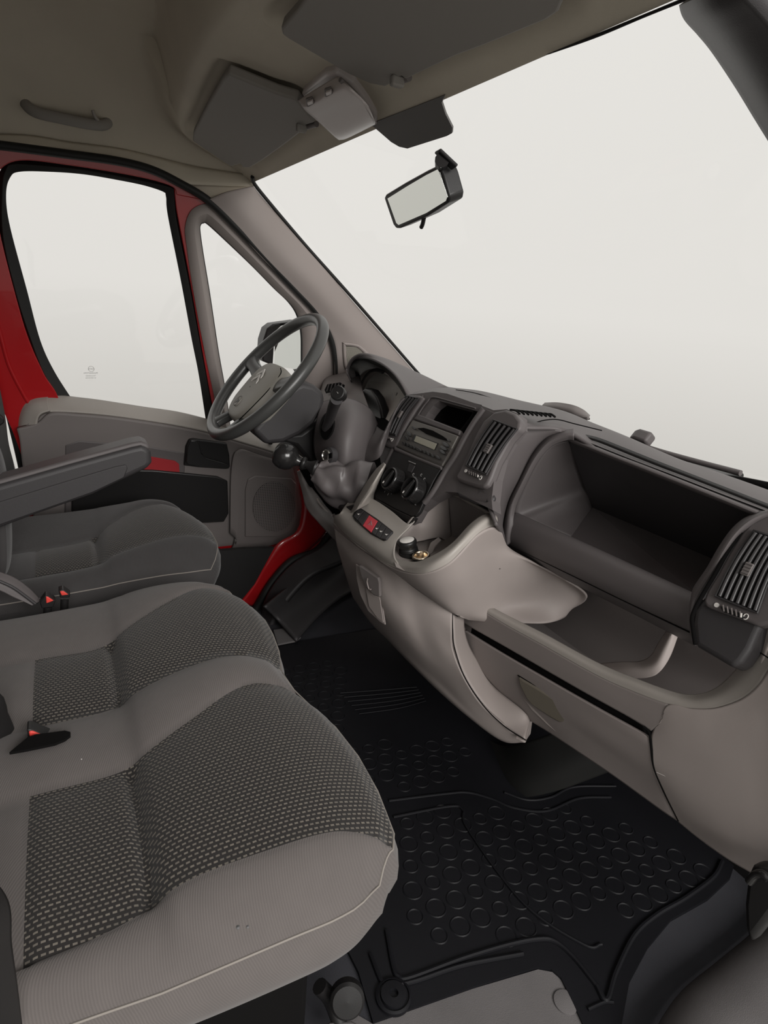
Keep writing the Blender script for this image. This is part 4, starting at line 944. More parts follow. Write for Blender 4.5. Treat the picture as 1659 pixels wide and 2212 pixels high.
grid('left_flank', [[X(*p) for p in [(830, 1000, .66), (814, 1014, .65), (797, 1037, .635), (779, 1066, .622), (764, 1092, .61), (756, 1110, .60)]],
                    [X(*p) for p in [(832, 1003, .65), (824, 1018, .64), (812, 1040, .628), (800, 1062, .615), (786, 1082, .60), (776, 1098, .595)]],
                    [SP.off(-.002)(*p) for p in [(831, 1008), (828, 1016), (822, 1032), (815, 1050), (809, 1064), (806, 1082)]]], M['light2'], uc, nu=40, nv=16, thick=.004)
rim_i = [(846, 1190, .605), (853, 1202, .603), (868, 1211, .602), (900, 1215, .606), (930, 1204, .62), (960, 1188, .64), (985, 1168, .665), (1016, 1134, .70), (1046, 1112, .735), (1066, 1112, .76)]
rim_c = [(842, 1196, .598), (848, 1210, .594), (868, 1222, .592), (902, 1226, .595), (936, 1216, .608), (968, 1196, .63), (994, 1172, .655), (1024, 1141, .69), (1050, 1124, .72), (1073, 1119, .75)]
rim_o = [(800, 1196, .585), (838, 1220, .586), (870, 1233, .588), (906, 1239, .595), (932, 1234, .605), (969, 1216, .63), (1001, 1184, .66), (1032, 1153, .695), (1051, 1142, .72), (1073, 1139, .75)]
grid('tray_rim', Xs([rim_i, rim_c, rim_o]), M['light2'], uc, nu=60, nv=16, thick=.004)
grid('tray_wall', Xs([[(880, 1133, .675), (892, 1119, .685), (905, 1104, .695), (930, 1084, .72), (950, 1074, .745), (969, 1070, .77)],
                      [(868, 1152, .655), (888, 1145, .68), (910, 1138, .70), (935, 1125, .73), (955, 1118, .76), (972, 1120, .79)],
                      [(854, 1174, .63), (885, 1172, .66), (912, 1168, .69), (935, 1163, .72), (955, 1163, .75), (976, 1182, .79)]]), M['light'], uc, nu=40, nv=24, thick=.003)
grid('tray_wall', Xs([[(969, 1070, .77), (993, 1074, .785), (1022, 1090, .785), (1055, 1107, .785), (1070, 1116, .775)],
                      [(974, 1130, .79), (1000, 1140, .80), (1025, 1150, .80), (1050, 1160, .80), (1075, 1165, .80)],
                      [(976, 1185, .79), (1000, 1200, .80), (1020, 1215, .80), (1050, 1220, .80), (1080, 1230, .80)]]), M['mid'], uc, nu=40, nv=16, thick=.003)
mesh('tray_floor', [Z(u, v, .590) for u, v in [(843, 1190), (850, 1174), (880, 1156), (925, 1148), (948, 1143), (985, 1160), (1005, 1190), (960, 1240), (900, 1245), (856, 1225)]], [tuple(range(10))], M['light'], uc, smooth=False)
prism('partition', [X(u, v, x) for u, v, x in [(930, 1172, .70), (947, 1160, .715), (953, 1165, .715), (940, 1180, .70), (934, 1194, .69), (926, 1200, .675), (924, 1188, .68)]], .004, M['light'], uc, bev=.001)
grid('tray_rim', Xs([[(880, 1131, .668), (892, 1117, .678), (906, 1102, .69), (930, 1081, .715), (950, 1071, .74), (969, 1067, .765), (993, 1071, .78), (1022, 1087, .78), (1050, 1102, .78), (1062, 1110, .775)],
                      [(882, 1134, .675), (894, 1121, .685), (908, 1106, .697), (931, 1086, .722), (951, 1076, .747), (969, 1072, .772), (992, 1076, .787), (1020, 1092, .787), (1048, 1107, .787), (1060, 1113, .78)]]), M['light2'], uc, nu=50, nv=4, thick=.004)
# switch bank
sb_ = bpy.data.objects.new('switch_bank', None); COL.objects.link(sb_); sb_.parent = dash
bank = lambda s, t: ((764 + (850 - 764) * s) * (1 - t) + (759 + (836 - 759) * s) * t + 0, (1096 + (1149 - 1096) * s) * (1 - t) + (1117 + (1167 - 1117) * s) * t)
top_ = [(775, 1096), (781, 1098), (796, 1109)]
# outline from the photo
prism('bezel', on(KP.off(.002), [(766, 1102), (774, 1095), (781, 1098), (815, 1120), (849, 1147), (849, 1151), (836, 1165), (828, 1167), (800, 1152), (765, 1122), (761, 1114)]), .004, M['black'], sb_, bev=.0015)
Tt = [(775, 1097), (786, 1103), (797, 1112), (816, 1125), (824, 1131), (834, 1138), (848, 1149)]
Bb = [(763, 1115), (772, 1123), (783, 1135), (802, 1150), (811, 1156), (821, 1162), (834, 1165)]
for i in range(6):
    m_ = M['redbtn'] if i == 2 else M['darker']
    a, b, c, d = Tt[i], Tt[i + 1], Bb[i + 1], Bb[i]
    g = .6
    s = prism('switch', on(KP.off(.005), [(a[0] + g, a[1] + g), (b[0] - g, b[1]), (c[0] - g, c[1] - g), (d[0] + g, d[1])]), .004, m_, sb_, bev=.0006)
    cx, cy = (a[0] + b[0] + c[0] + d[0]) / 4, (a[1] + b[1] + c[1] + d[1]) / 4
    if i == 2:
        s['label'] = 'red hazard warning switch with triangle'
        for rr_ in (6.0, 3.2):
            P = [KP.off(.0056)(cx + rr_ * .95 * dx, cy + rr_ * dy) for dx, dy in ((.35, -1), (.75, .75), (-.8, .45))]
            tube('triangle_symbol', P, .0004, M['print'], s, closed=True, sm=False, seg=5)
    elif i != 1:
        P = KP.off(.0054)(cx, cy + 1)
        box('padlock_symbol', P, (.004, .0045, .001), M['silver'], s)
        tube('padlock_bow', [P + V((.002, -.0022, .001)), P + V((.0048, -.0022, .001)), P + V((.0048, .0012, .001))], .0005, M['silver'], s, n=6, seg=5)
# lighter socket pieces that belong to the console
sk = lathe('power_socket', Z(909, 1200, .606), (-.25, 0, 1), [(.0195, -.010), (.019, .0), (.0175, .002), (.0145, .002), (.0130, .000), (.0115, -.03), (0, -.03)], M['brass'], uc, seg=36, mats=[M['black'], M['brass']], pm=[0, 1, 1, 1, 1, 0])
sk['label'] = 'brass-rimmed open power socket'
# --- mid console sweeping into the shelf
grid('mid_console', Xs([[(720, 1128, .592), (772, 1176, .583), (805, 1198, .585), (850, 1227, .586), (906, 1239, .595), (969, 1217, .63), (1032, 1154, .695), (1074, 1139, .75), (1088, 1170, .80)],
                        [(722, 1134, .594), (772, 1177, .585), (803, 1198, .588), (860, 1238, .60), (922, 1262, .62), (985, 1250, .665), (1042, 1200, .735), (1086, 1188, .80), (1110, 1192, .84)],
                        [(723, 1138, .596), (772, 1178, .588), (803, 1198, .592), (875, 1251, .625), (940, 1288, .655), (1000, 1290, .71), (1070, 1255, .80), (1150, 1225, .88), (1200, 1240, .91)],
                        [(724, 1140, .598), (772, 1179, .59), (803, 1199, .596), (890, 1263, .65), (960, 1310, .69), (1012, 1325, .745), (1110, 1305, .86), (1230, 1275, .96), (1268, 1287, .98)],
                        [(724, 1141, .60), (772, 1180, .592), (803, 1200, .60), (892, 1265, .655), (982, 1325, .715), (1030, 1340, .78), (1165, 1347, .89), (1215, 1335, .96), (1228, 1318, .99)]]), M['light'], dash, nu=90, nv=50, thick=.004)
# --- lower console shell
lc = grid('lower_console', Xs([[(724, 1141, .602), (744, 1157, .598), (772, 1180, .596), (803, 1201, .602), (850, 1233, .622), (892, 1266, .655), (935, 1296, .685), (977, 1323, .715)],
                       [(727, 1165, .60), (755, 1195, .596), (785, 1220, .598), (820, 1250, .61), (860, 1280, .635), (900, 1310, .665), (940, 1337, .69), (977, 1362, .712)],
                       [(733, 1190, .605), (763, 1225, .602), (795, 1262, .606), (830, 1300, .622), (870, 1335, .648), (910, 1365, .678), (950, 1390, .70), (980, 1405, .718)],
                       [(745, 1230, .62), (775, 1272, .62), (808, 1310, .63), (845, 1348, .648), (885, 1385, .672), (930, 1420, .70), (970, 1445, .72), (1004, 1464, .735)],
                       [(758, 1270, .645), (790, 1312, .65), (825, 1352, .662), (862, 1392, .682), (905, 1432, .705), (955, 1475, .73), (1005, 1512, .75), (1046, 1526, .765)],
                       [(765, 1290, .675), (800, 1340, .68), (840, 1380, .69), (885, 1427, .71), (945, 1486, .735), (1010, 1542, .76), (1070, 1584, .785), (1112, 1584, .80)],
                       [(770, 1296, .71), (806, 1345, .715), (846, 1388, .72), (892, 1436, .74), (953, 1494, .76), (1018, 1550, .78), (1085, 1598, .80), (1136, 1602, .815)]]), M['light'], dash, nu=70, nv=60, thick=.006)
lc.data.materials[0] = M['light']
# hatch with a scoop on the lower console
hx = lambda pts, x: [X(u, v, x + (v - 1230) * .00018 + (u - 790) * .0004) for u, v in pts]
prism('hatch_frame', hx([(768, 1219), (773, 1222), (820, 1254), (822, 1262), (826, 1310), (832, 1350), (820, 1343), (795, 1320), (778, 1285), (770, 1250)], .594), .003, M['light'], lc, bev=.001)
hf = prism('hatch_latch', hx([(774, 1222), (780, 1224), (816, 1249), (819, 1258), (820, 1290), (806, 1285), (790, 1268), (780, 1245)], .582), .008, M['mid'], lc, bev=.002)
prism('scoop', hx([(790, 1270), (806, 1286), (820, 1291), (828, 1345), (815, 1335), (797, 1310)], .590), .002, M['light'], lc, bev=.0005)
tube('lock_mark', hx([(794, 1250), (793, 1258), (797, 1272), (801, 1273)], .578), .0014, M['light'], hf)
# strip between console and glovebox
grid('filler_strip', Xs([[(977, 1320, .72), (1000, 1326, .76)], [(978, 1362, .718), (1002, 1362, .77)], [(982, 1400, .722), (1014, 1400, .785)], [(1004, 1463, .74), (1044, 1448, .81)],
                         [(1046, 1526, .768), (1068, 1486, .815)], [(1090, 1568, .79), (1128, 1534, .83)], [(1134, 1597, .80), (1143, 1556, .84)]]), M['light'], dash, nu=10, nv=60, thick=.006)
tube('seam', [X(u, v, x - .003) for u, v, x in [(977, 1323, .718), (978, 1362, .715), (982, 1400, .72), (1004, 1463, .737), (1046, 1526, .766), (1090, 1569, .788), (1136, 1599, .80)]], .0012, M['void'], dash)
tube('seam', [X(u, v, x - .003) for u, v, x in [(724, 1141, .602), (744, 1157, .598), (772, 1180, .596), (803, 1201, .602), (850, 1233, .622), (892, 1266, .655), (935, 1296, .685), (977, 1323, .715), (988, 1331, .73)]], .0014, M['void'], dash)
prism('end_face', [X(*p) for p in [(1136, 1600, .80), (1143, 1560, .84), (1150, 1556, .86), (1146, 1585, .86)]], .02, M['light'], dash)
# --- open shelf above the glovebox
sh = bpy.data.objects.new('open_shelf', None); COL.objects.link(sh); sh.parent = dash
grid('shelf_back', Xs([[(1090, 1180, 1.0), (1230, 1235, 1.02), (1370, 1300, 1.03), (1500, 1370, 1.03), (1640, 1430, 1.03)],
                       [(1090, 1300, 1.02), (1230, 1330, 1.04), (1350, 1400, 1.05), (1470, 1450, 1.05), (1600, 1500, 1.05)],
                       [(1000, 1350, 1.0), (1130, 1400, 1.0), (1260, 1470, 1.0), (1400, 1520, 1.0), (1560, 1560, 1.0)]]), M['mid'], sh, nu=30, nv=20, thick=.004)
mesh('shelf_floor', [Z(u, v, .37) for u, v in [(1005, 1302), (1100, 1290), (1232, 1300), (1640, 1400), (1640, 1470), (1540, 1522), (1445, 1518), (1289, 1455)]], [tuple(range(8))], M['mid'], sh, smooth=False)
grid('shelf_rib', Xs([[(1442, 1362, .99), (1424, 1389, .975), (1407, 1417, .96), (1381, 1430, .95), (1339, 1431, .94), (1280, 1436, .93)],
                      [(1452, 1368, .975), (1436, 1400, .96), (1417, 1432, .945), (1392, 1445, .935), (1350, 1447, .925), (1290, 1450, .915)],
                      [(1462, 1376, .985), (1446, 1419, .965), (1425, 1451, .945), (1402, 1463, .935), (1360, 1466, .925), (1310, 1470, .915)]]), M['light'], sh, nu=40, nv=14, thick=.004)
# --- glovebox
gb = bpy.data.objects.new('glovebox', None); COL.objects.link(gb); gb.parent = dash
ri_ = [(1013, 1284, .795), (1086, 1326, .815), (1171, 1368, .83), (1289, 1432, .845), (1381, 1470, .855), (1445, 1493, .862), (1484, 1502, .868), (1520, 1499, .873), (1547, 1488, .88), (1570, 1470, .888), (1594, 1444, .895), (1610, 1417, .90), (1628, 1385, .905)]
rc_ = [(1003, 1287, .783), (1086, 1334, .803), (1171, 1379, .818), (1289, 1444, .833), (1381, 1482, .843), (1445, 1506, .85), (1490, 1515, .856), (1530, 1512, .861), (1562, 1500, .868), (1590, 1480, .875), (1612, 1456, .88), (1630, 1425, .885), (1650, 1392, .888)]
ro_ = [(998, 1290, .782), (1086, 1345, .800), (1171, 1392, .815), (1289, 1458, .830), (1373, 1495, .840), (1445, 1521, .847), (1495, 1530, .852), (1540, 1530, .857), (1580, 1520, .862), (1612, 1505, .866), (1640, 1480, .870), (1660, 1450, .874), (1690, 1420, .876)]
grid('shelf_rim', Xs([ri_, rc_, ro_]), M['light2'], gb, nu=90, nv=14, thick=.004)
fo = [(998, 1290, .782), (1086, 1345, .800), (1171, 1392, .815), (1289, 1458, .830), (1373, 1495, .840), (1445, 1521, .847)]
grid('frame', Xs([fo, [(989, 1310, .782), (1045, 1348, .795), (1130, 1396, .81), (1270, 1474, .828), (1368, 1525, .842), (1430, 1560, .85)],
                  [(990, 1334, .785), (1009, 1349, .79), (1090, 1395, .805), (1250, 1487, .828), (1360, 1548, .845), (1408, 1578, .852)]]), M['glove_shaded'], gb, nu=60, nv=16, thick=.004)
grid('frame', Xs([[(989, 1310, .783), (996, 1316, .783)], [(989, 1345, .784), (1002, 1352, .786)], [(1002, 1394, .795), (1016, 1398, .797)], [(1033, 1444, .81), (1046, 1440, .81)], [(1068, 1483, .82), (1080, 1475, .822)], [(1130, 1533, .838), (1142, 1530, .84)]]), M['glove_shaded'], gb, nu=6, nv=40, thick=.003)
mesh('frame', [X(u, v, .797) for u, v in [(979, 1326), (1000, 1287), (1030, 1306), (1010, 1400), (990, 1400)]], [(0, 1, 2, 3, 4)], M['glove_shaded'], gb, smooth=False)
gd = grid('door', Xs([[(1003, 1360, .788), (1080, 1408, .803), (1180, 1466, .82), (1290, 1529, .835), (1381, 1579, .848), (1402, 1592, .852)],
                 [(1010, 1395, .792), (1085, 1432, .806), (1180, 1485, .822), (1290, 1548, .838), (1385, 1602, .85), (1406, 1614, .853)],
                 [(1042, 1448, .805), (1105, 1478, .815), (1190, 1525, .83), (1300, 1588, .845), (1395, 1645, .86), (1412, 1657, .863)],
                 [(1078, 1490, .82), (1140, 1520, .828), (1215, 1562, .84), (1315, 1625, .86), (1410, 1690, .88), (1432, 1706, .885)],
                 [(1142, 1552, .845), (1190, 1582, .85), (1250, 1622, .86), (1330, 1676, .88), (1430, 1748, .91), (1463, 1770, .925)]]), M['glove_shaded'], gb, nu=70, nv=50, thick=.006)
ring('gap', [X(*p) for p in [(1008, 1347, .800), (1090, 1393, .815), (1250, 1486, .838), (1360, 1548, .855), (1392, 1567, .86)]], [X(*p) for p in [(1006, 1364, .800), (1090, 1418, .815), (1250, 1512, .838), (1360, 1572, .855), (1394, 1590, .861)]], .004, M['void'], gb)
tube('seam', [X(u, v, x) for u, v, x in [(1390, 1570, .846), (1403, 1584, .849), (1407, 1614, .850), (1413, 1657, .860), (1434, 1708, .882), (1466, 1772, .922)]], .0022, M['void'], gb)
# handle with finger scoop
hd = lambda pts, k=0: [X(u, v, .822 + (u - 1110) * .00022 + max(0, v - 1500) * .00012 + k) for u, v in pts]
prism('scoop', hd([(1108, 1454), (1119, 1457), (1169, 1486), (1215, 1516), (1224, 1528), (1231, 1555), (1244, 1590), (1257, 1621), (1250, 1622), (1219, 1598), (1181, 1566), (1147, 1533), (1127, 1506), (1112, 1476)], -.008), .004, M['light'], gd, bev=.002)
tube('handle_shadow_gap', hd([(1119, 1459), (1169, 1488), (1215, 1518), (1224, 1529), (1230, 1555), (1244, 1592)], -.014), .0016, M['void'], gd)
prism('handle', hd([(1118, 1462), (1128, 1468), (1169, 1492), (1214, 1521), (1222, 1532), (1228, 1558), (1208, 1562), (1187, 1550), (1149, 1525), (1136, 1511), (1121, 1480)], -.018), .010, M['olive'], gd, bev=.004)
# --- right-hand lower panel
rp = grid('side_panel', Xs([[(1430, 1560, .850), (1445, 1522, .847), (1495, 1530, .852), (1540, 1530, .857), (1580, 1520, .862), (1612, 1505, .866), (1640, 1480, .870), (1660, 1450, .874), (1690, 1400, .876), (1740, 1330, .87), (1800, 1260, .86)],
                       [(1415, 1575, .852), (1450, 1560, .85), (1500, 1562, .853), (1545, 1566, .857), (1590, 1568, .86), (1625, 1566, .862), (1660, 1556, .864), (1700, 1540, .864), (1740, 1520, .86), (1790, 1490, .85), (1860, 1450, .84)],
                       [(1408, 1600, .853), (1450, 1615, .855), (1500, 1630, .858), (1550, 1645, .861), (1600, 1655, .864), (1640, 1660, .866), (1680, 1662, .866), (1720, 1660, .864), (1770, 1655, .86), (1820, 1650, .85), (1880, 1640, .84)],
                       [(1412, 1650, .860), (1455, 1680, .866), (1505, 1708, .872), (1555, 1732, .877), (1605, 1752, .881), (1650, 1768, .884), (1690, 1778, .884), (1730, 1785, .882), (1780, 1790, .877), (1830, 1795, .87), (1890, 1800, .86)],
                       [(1432, 1704, .884), (1475, 1742, .893), (1520, 1775, .90), (1565, 1805, .906), (1612, 1832, .912), (1655, 1855, .916), (1700, 1874, .916), (1745, 1890, .914), (1790, 1905, .91), (1840, 1920, .90), (1900, 1930, .89)],
                       [(1466, 1772, .925), (1500, 1800, .935), (1540, 1830, .945), (1580, 1857, .955), (1620, 1880, .962), (1660, 1902, .97), (1710, 1930, .975), (1755, 1955, .98), (1800, 1975, .98), (1850, 2000, .98), (1910, 2020, .98)]]), M['light'], dash, nu=90, nv=60, thick=.006)
grid('side_panel', Xs([[(1605, 1430, .905), (1622, 1402, .90), (1640, 1360, .895), (1662, 1310, .89), (1700, 1250, .88), (1760, 1180, .87)],
                       [(1612, 1480, .885), (1640, 1450, .88), (1660, 1400, .878), (1690, 1340, .876), (1730, 1280, .87), (1800, 1200, .86)]]), M['light'], dash, nu=40, nv=8, thick=.004)
tube('seam', [X(u, v, x) for u, v, x in [(1622, 1400, .886), (1642, 1410, .876), (1670, 1428, .868)]], .001, M['void'], dash)
# pale scratch in the panel
tube('scratch', [X(u, v, x - .0035) for u, v, x in [(1418, 1668, .863), (1440, 1678, .867), (1470, 1692, .871), (1497, 1706, .873)]], .00035, M['silver'], rp, seg=5)
# --- instrument binnacle
bn = bpy.data.objects.new('instrument_binnacle', None); COL.objects.link(bn); bn.parent = dash
lipf = [(757, 822), (753, 806), (756, 789), (768, 777), (786, 772), (806, 777), (829, 789), (851, 808), (868, 832), (880, 856)]
crest = [(752, 808), (753, 795), (762, 777), (776, 767), (790, 765), (812, 769), (845, 780), (880, 796), (920, 815), (960, 836)]
crx = [.80, .80, .80, .81, .82, .84, .88, .93, .98, 1.02]
backr = [(790, 860), (795, 830), (800, 800), (815, 790), (835, 790), (860, 800), (885, 812), (915, 826), (940, 838), (975, 850)]
r1_ = [X(u, v, .80) for u, v in lipf]; r2_ = [X(u, v, x) for (u, v), x in zip(crest, crx)]; r3_ = [X(u, v, 1.04) for u, v in backr]
grid('hood', [r1_, r2_, r3_], M['dark'], bn, nu=70, nv=24, thick=.004)
inn = [(772, 850), (770, 838), (774, 820), (783, 806), (795, 798), (810, 795), (824, 799), (838, 808), (852, 825), (868, 852)]
grid('hood_underside', [[p + V((.001, 0, -.001)) for p in r1_], [X(u, v, .86) for u, v in [((a + c) / 2, (b + d) / 2) for (a, b), (c, d) in zip(lipf, inn)]], [X(u, v, .90) for u, v in inn]], M['black'], bn, nu=60, nv=16, thick=.003)
tube('cluster_bezel', [X(u, v, .865) for u, v in [(777, 850), (780, 832), (788, 815), (800, 803), (813, 799), (828, 804)]], .0065, M['darker'], bn, n=40, flat=.6)
M['lens_reflection'] = mat('cluster_lens_reflection', srgb((222, 217, 211)), .15, spec=.6)  # reflection of the bright surroundings painted as a pale colour
ln = mesh('lens', [X(u, v, x) for u, v, x in [(786, 842, .90), (795, 822, .90), (808, 809, .905), (822, 804, .905), (838, 810, .90), (858, 830, .88), (876, 853, .86), (860, 880, .83), (846, 900, .81), (832, 930, .79), (820, 930, .79), (812, 900, .82), (800, 865, .86)]], [tuple(range(13))], M['lens_reflection'], bn, smooth=False)
prism('gauge_tube', [X(u, v, .80) for u, v in [(772, 862), (778, 846), (788, 838), (800, 842), (812, 858), (821, 882), (825, 905), (815, 912), (800, 900), (785, 885)]], .03, M['black'], bn, bev=.006, seg=3)
mesh('gauge_marks', [X(u, v, .80) for u, v in [(845, 864), (848, 850), (851, 849), (849, 864)]], [(0, 1, 2, 3)], M['mid'], ln, smooth=False)
for a, b in (((853, 862), (858, 848)), ((842, 874), (846, 866)), ((850, 868), (854, 866))):
    tube('gauge_mark', [X(*a, .855) + V((-.06, 0, 0)) * 0, X(*b, .857)], .0012, M['mid'], ln, n=3, seg=5)
# cheek right of the cluster
grid('cheek', Xs([[(884, 852, .80), (877, 856, .80), (862, 880, .78), (846, 902, .765), (833, 932, .745), (810, 920, .75), (792, 920, .745)],
                  [(878, 860, .775), (866, 868, .765), (852, 895, .745), (836, 925, .725), (820, 948, .71), (800, 950, .705), (788, 950, .70)],
                  [(872, 862, .77), (860, 878, .755), (846, 905, .735), (832, 935, .71), (819, 962, .695), (802, 975, .69), (787, 980, .685)],
                  [(870, 870, .78), (858, 890, .765), (845, 920, .745), (835, 950, .72), (822, 985, .70), (805, 996, .69), (786, 1000, .685)]]), M['dark'], bn, nu=50, nv=20, thick=.004)
# driver's outer vent housing at the left end
ov = bpy.data.objects.new('air_vent', None); COL.objects.link(ov); ov.parent = dash
grid('housing', Xs([[(694, 845, .80), (700, 818, .83), (712, 806, .87), (733, 801, .90), (752, 804, .90), (778, 812, .90)],
                    [(695, 850, .78), (703, 830, .79), (718, 818, .82), (740, 812, .85), (760, 815, .86), (780, 826, .86)],
                    [(696, 862, .76), (706, 856, .77), (722, 848, .78), (745, 840, .79), (765, 838, .80), (784, 846, .80)],
                    [(700, 885, .74), (712, 884, .74), (730, 882, .74), (752, 882, .75), (775, 885, .77), (800, 892, .77)]]), M['mid'], ov, nu=50, nv=30, thick=.004)
mesh('opening', [X(u, v, .765) for u, v in [(701, 842), (707, 830), (735, 826), (745, 832), (740, 850), (722, 846), (704, 850)]], [tuple(range(7))], M['void'], ov, smooth=False)
for i in range(5):
    tube('slat', [X(706 + i * 7, 845 + (i > 3) * 2, .76), X(711 + i * 7, 829, .762)], .0016, M['dark'], ov, n=4, seg=6)
for i in range(5):
    tube('slot', [X(731 + i * 5, 810 + i, .862) + V((0, 0, .004)), X(741 + i * 5, 816 + i, .855) + V((0, 0, .004))], .0016, M['void'], ov, n=3, seg=6)
# lower knee trim left of the gear lever
grid('knee_trim', [[Y(u, v, y) for (u, v), y in zip([(643, 1018), (647, 1035), (655, 1066), (661, 1092), (673, 1112), (692, 1132), (726, 1168)], [.62, .58, .52, .45, .38, .30, .22])],
                   [Y(u, v, y) for (u, v), y in zip([(648, 1016), (655, 1036), (665, 1062), (675, 1084), (690, 1104), (708, 1124), (730, 1150)], [.58, .55, .49, .42, .35, .27, .20])],
                   [Y(u, v, y) for (u, v), y in zip([(653, 1012), (664, 1034), (674, 1054), (688, 1072), (704, 1094), (718, 1110), (727, 1132)], [.60, .56, .50, .43, .36, .29, .22])]], M['mid'], dash, nu=50, nv=12, thick=.006)
tube('knee_lip', [Y(u, v, y) for (u, v), y in zip([(686, 1078), (690, 1086), (704, 1103), (717, 1115), (722, 1112)], [.40, .38, .33, .28, .27])], .004, M['light'], dash)
# core that closes the dash behind all of it
prism('inner_structure', [V(p) for p in [(.72, .70, .60), (.80, .70, .78), (1.12, .70, .80), (1.15, .70, .25), (.95, .70, .25)]], .62, M['void'], dash, away=False, smooth=False)

# ================================================================ CAR RADIO
rd = thing('car_radio', 'dark grey car radio with a pale display and CD slot between the air vents', 'radio')
SR = SP.off(-.006)
prism('faceplate', on(SR, [(891, 907), (940, 923), (989, 941), (972, 974), (954, 1007), (903, 986), (856, 964), (873, 936)]), .012, M['radio'], rd, bev=.002)
prism('lower_field', on(SR.off(-.001), [(873, 937), (905, 949), (948, 966), (976, 968), (954, 1004), (903, 984), (859, 963)]), .003, M['radio2'], rd, bev=.001)
prism('cd_slot', on(SR.off(-.0022), [(901, 925), (915, 924), (935, 930), (955, 941), (966, 949), (966, 952), (950, 948), (920, 937)]), .002, M['void'], rd)
prism('display_frame', on(SR.off(-.0022), [(895, 938), (946, 957), (939, 972), (888, 952)]), .002, M['black'], rd)
prism('display', on(SR.off(-.0034), [(899, 941), (943, 958), (937, 971), (894, 953)]), .002, M['lcd'], rd)
def btn(name, u, v, w, h, m_='gloss', parent=None):
    P = [SR.off(-.0062)(u + w * math.cos(a) + h * .25 * math.sin(a), v + h * math.sin(a) + w * .38 * math.cos(a)) for a in [i * math.pi / 6 for i in range(12)]]
    return prism(name, P, .004, M[m_], rd, bev=.0012)
for i, (u, v) in enumerate([(871, 957), (878.5, 960), (885.5, 963), (892.5, 966), (915, 975), (923.5, 979), (933, 983)]):
    btn('preset_button', u, v, 3.0, 4.2)
btn('source_button', 903, 970.5, 6.5, 4.0); btn('menu_button', 945, 988, 4.5, 4.2); btn('power_button', 893, 924, 4.5, 3.2); btn('eject_button', 968, 951, 3.2, 3.0)
for u, v, w, h in ((882, 936, 5.5, 6), (877, 946, 4, 4.5), (962, 960, 7, 5.5), (957, 968, 8, 4.5), (955, 976, 6, 5)):
    btn('rocker_button', u, v, w, h)

# ================================================================ LIGHTER, GEAR LEVER
lt = thing('cigarette_lighter', 'black ribbed cigarette lighter knob with a silver top standing in the console tray', 'cigarette lighter')
la = V((-.25, .06, 1)).normalized(); lb = Z(884, 1197, .592)
lathe('body', lb, la, [(.022, -.004), (.0225, .003), (.0205, .005), (.0205, .009), (.0195, .0095), (.0205, .011), (.0195, .0125), (.0203, .014), (.0190, .016), (.0182, .020), (.0198, .024), (.0205, .029), (.0190, .033), (.0168, .0342), (.016, .0335), (0, .0335)], M['black'], lt)
cp = lathe('cap', lb + la * .0336, la, [(.0155, -.0005), (.0155, .0008), (.0145, .0014), (0, .0014)], M['silver'], lt)
cp['label'] = 'silver cap with lighter symbol'
gl_ = thing('gear_lever', 'black gear lever with a glossy knob and a wrinkled leatherette gaiter', 'gear lever')
k0 = Y(618, 986, .25); k1 = Y(690, 1014, .20); ka = (k0 - k1).normalized()
lathe('knob', k0, ka, [(.0, .030), (.018, .0295), (.027, .025), (.0325, .016), (.0345, .004), (.0325, -.009), (.026, -.020), (.017, -.026), (.0125, -.032), (.011, -.040)], M['gloss'], gl_, seg=36)
dl = (k0 - k1).length
lathe('shaft', k0, ka, [(.010, -.030), (.0098, -.040), (.0155, -.043), (.017, -.047), (.0155, -.051), (.0095, -.054), (.011, -.062), (.017, -.072), (.021, -.078), (.019, -.082)], M['black'], gl_, seg=32)
bp0 = [Y(677, 1014, .215), Y(700, 1027, .20), Y(732, 1043, .185), Y(766, 1050, .165), Y(800, 1056, .14)]
P = spline(bp0, 60); Vv = []; Fs = []; ns = 64
b_end = V((.62, .10, .63)); e1 = None
for i, p in enumerate(P):
    t = i / 59; tg = (P[min(59, i + 1)] - P[max(0, i - 1)]).normalized()
    a1 = tg.cross(V((0, 0, 1))).normalized(); a2 = a1.cross(tg)
    r0 = lerp_pts([(0, .020), (.12, .028), (.3, .044), (.6, .060), (.85, .070), (1, .070)], t)
    for j in range(ns):
        th = 2 * math.pi * j / ns
        fold = 1.7 * .0045 * math.sin(3 * th + 5 * t + 1.0) * math.sin(9 * t + .8 * math.sin(2 * th)) + .0035 * math.sin(5 * th - 7 * t) + .004 * math.sin(14 * t + 2.2 * math.sin(th + 1)) * (1 - t)
        rr_ = r0 + fold * min(1, t * 4 + .25)
        if t < .06: rr_ *= .82
        Vv.append(p + a1 * math.cos(th) * rr_ * .85 + a2 * math.sin(th) * rr_)
for i in range(59):
    for j in range(ns): Fs.append((i * ns + j, i * ns + (j + 1) % ns, (i + 1) * ns + (j + 1) % ns, (i + 1) * ns + j))
Fs.append(tuple(range(59 * ns, 60 * ns)))
mesh('gaiter', Vv, Fs, M['leather'], gl_)
prism('gaiter_foot', [X(u, v, .60) for u, v in [(722, 1086), (745, 1094), (762, 1090), (758, 1104), (746, 1112), (736, 1108)]], .03, M['black'], gl_, bev=.004)

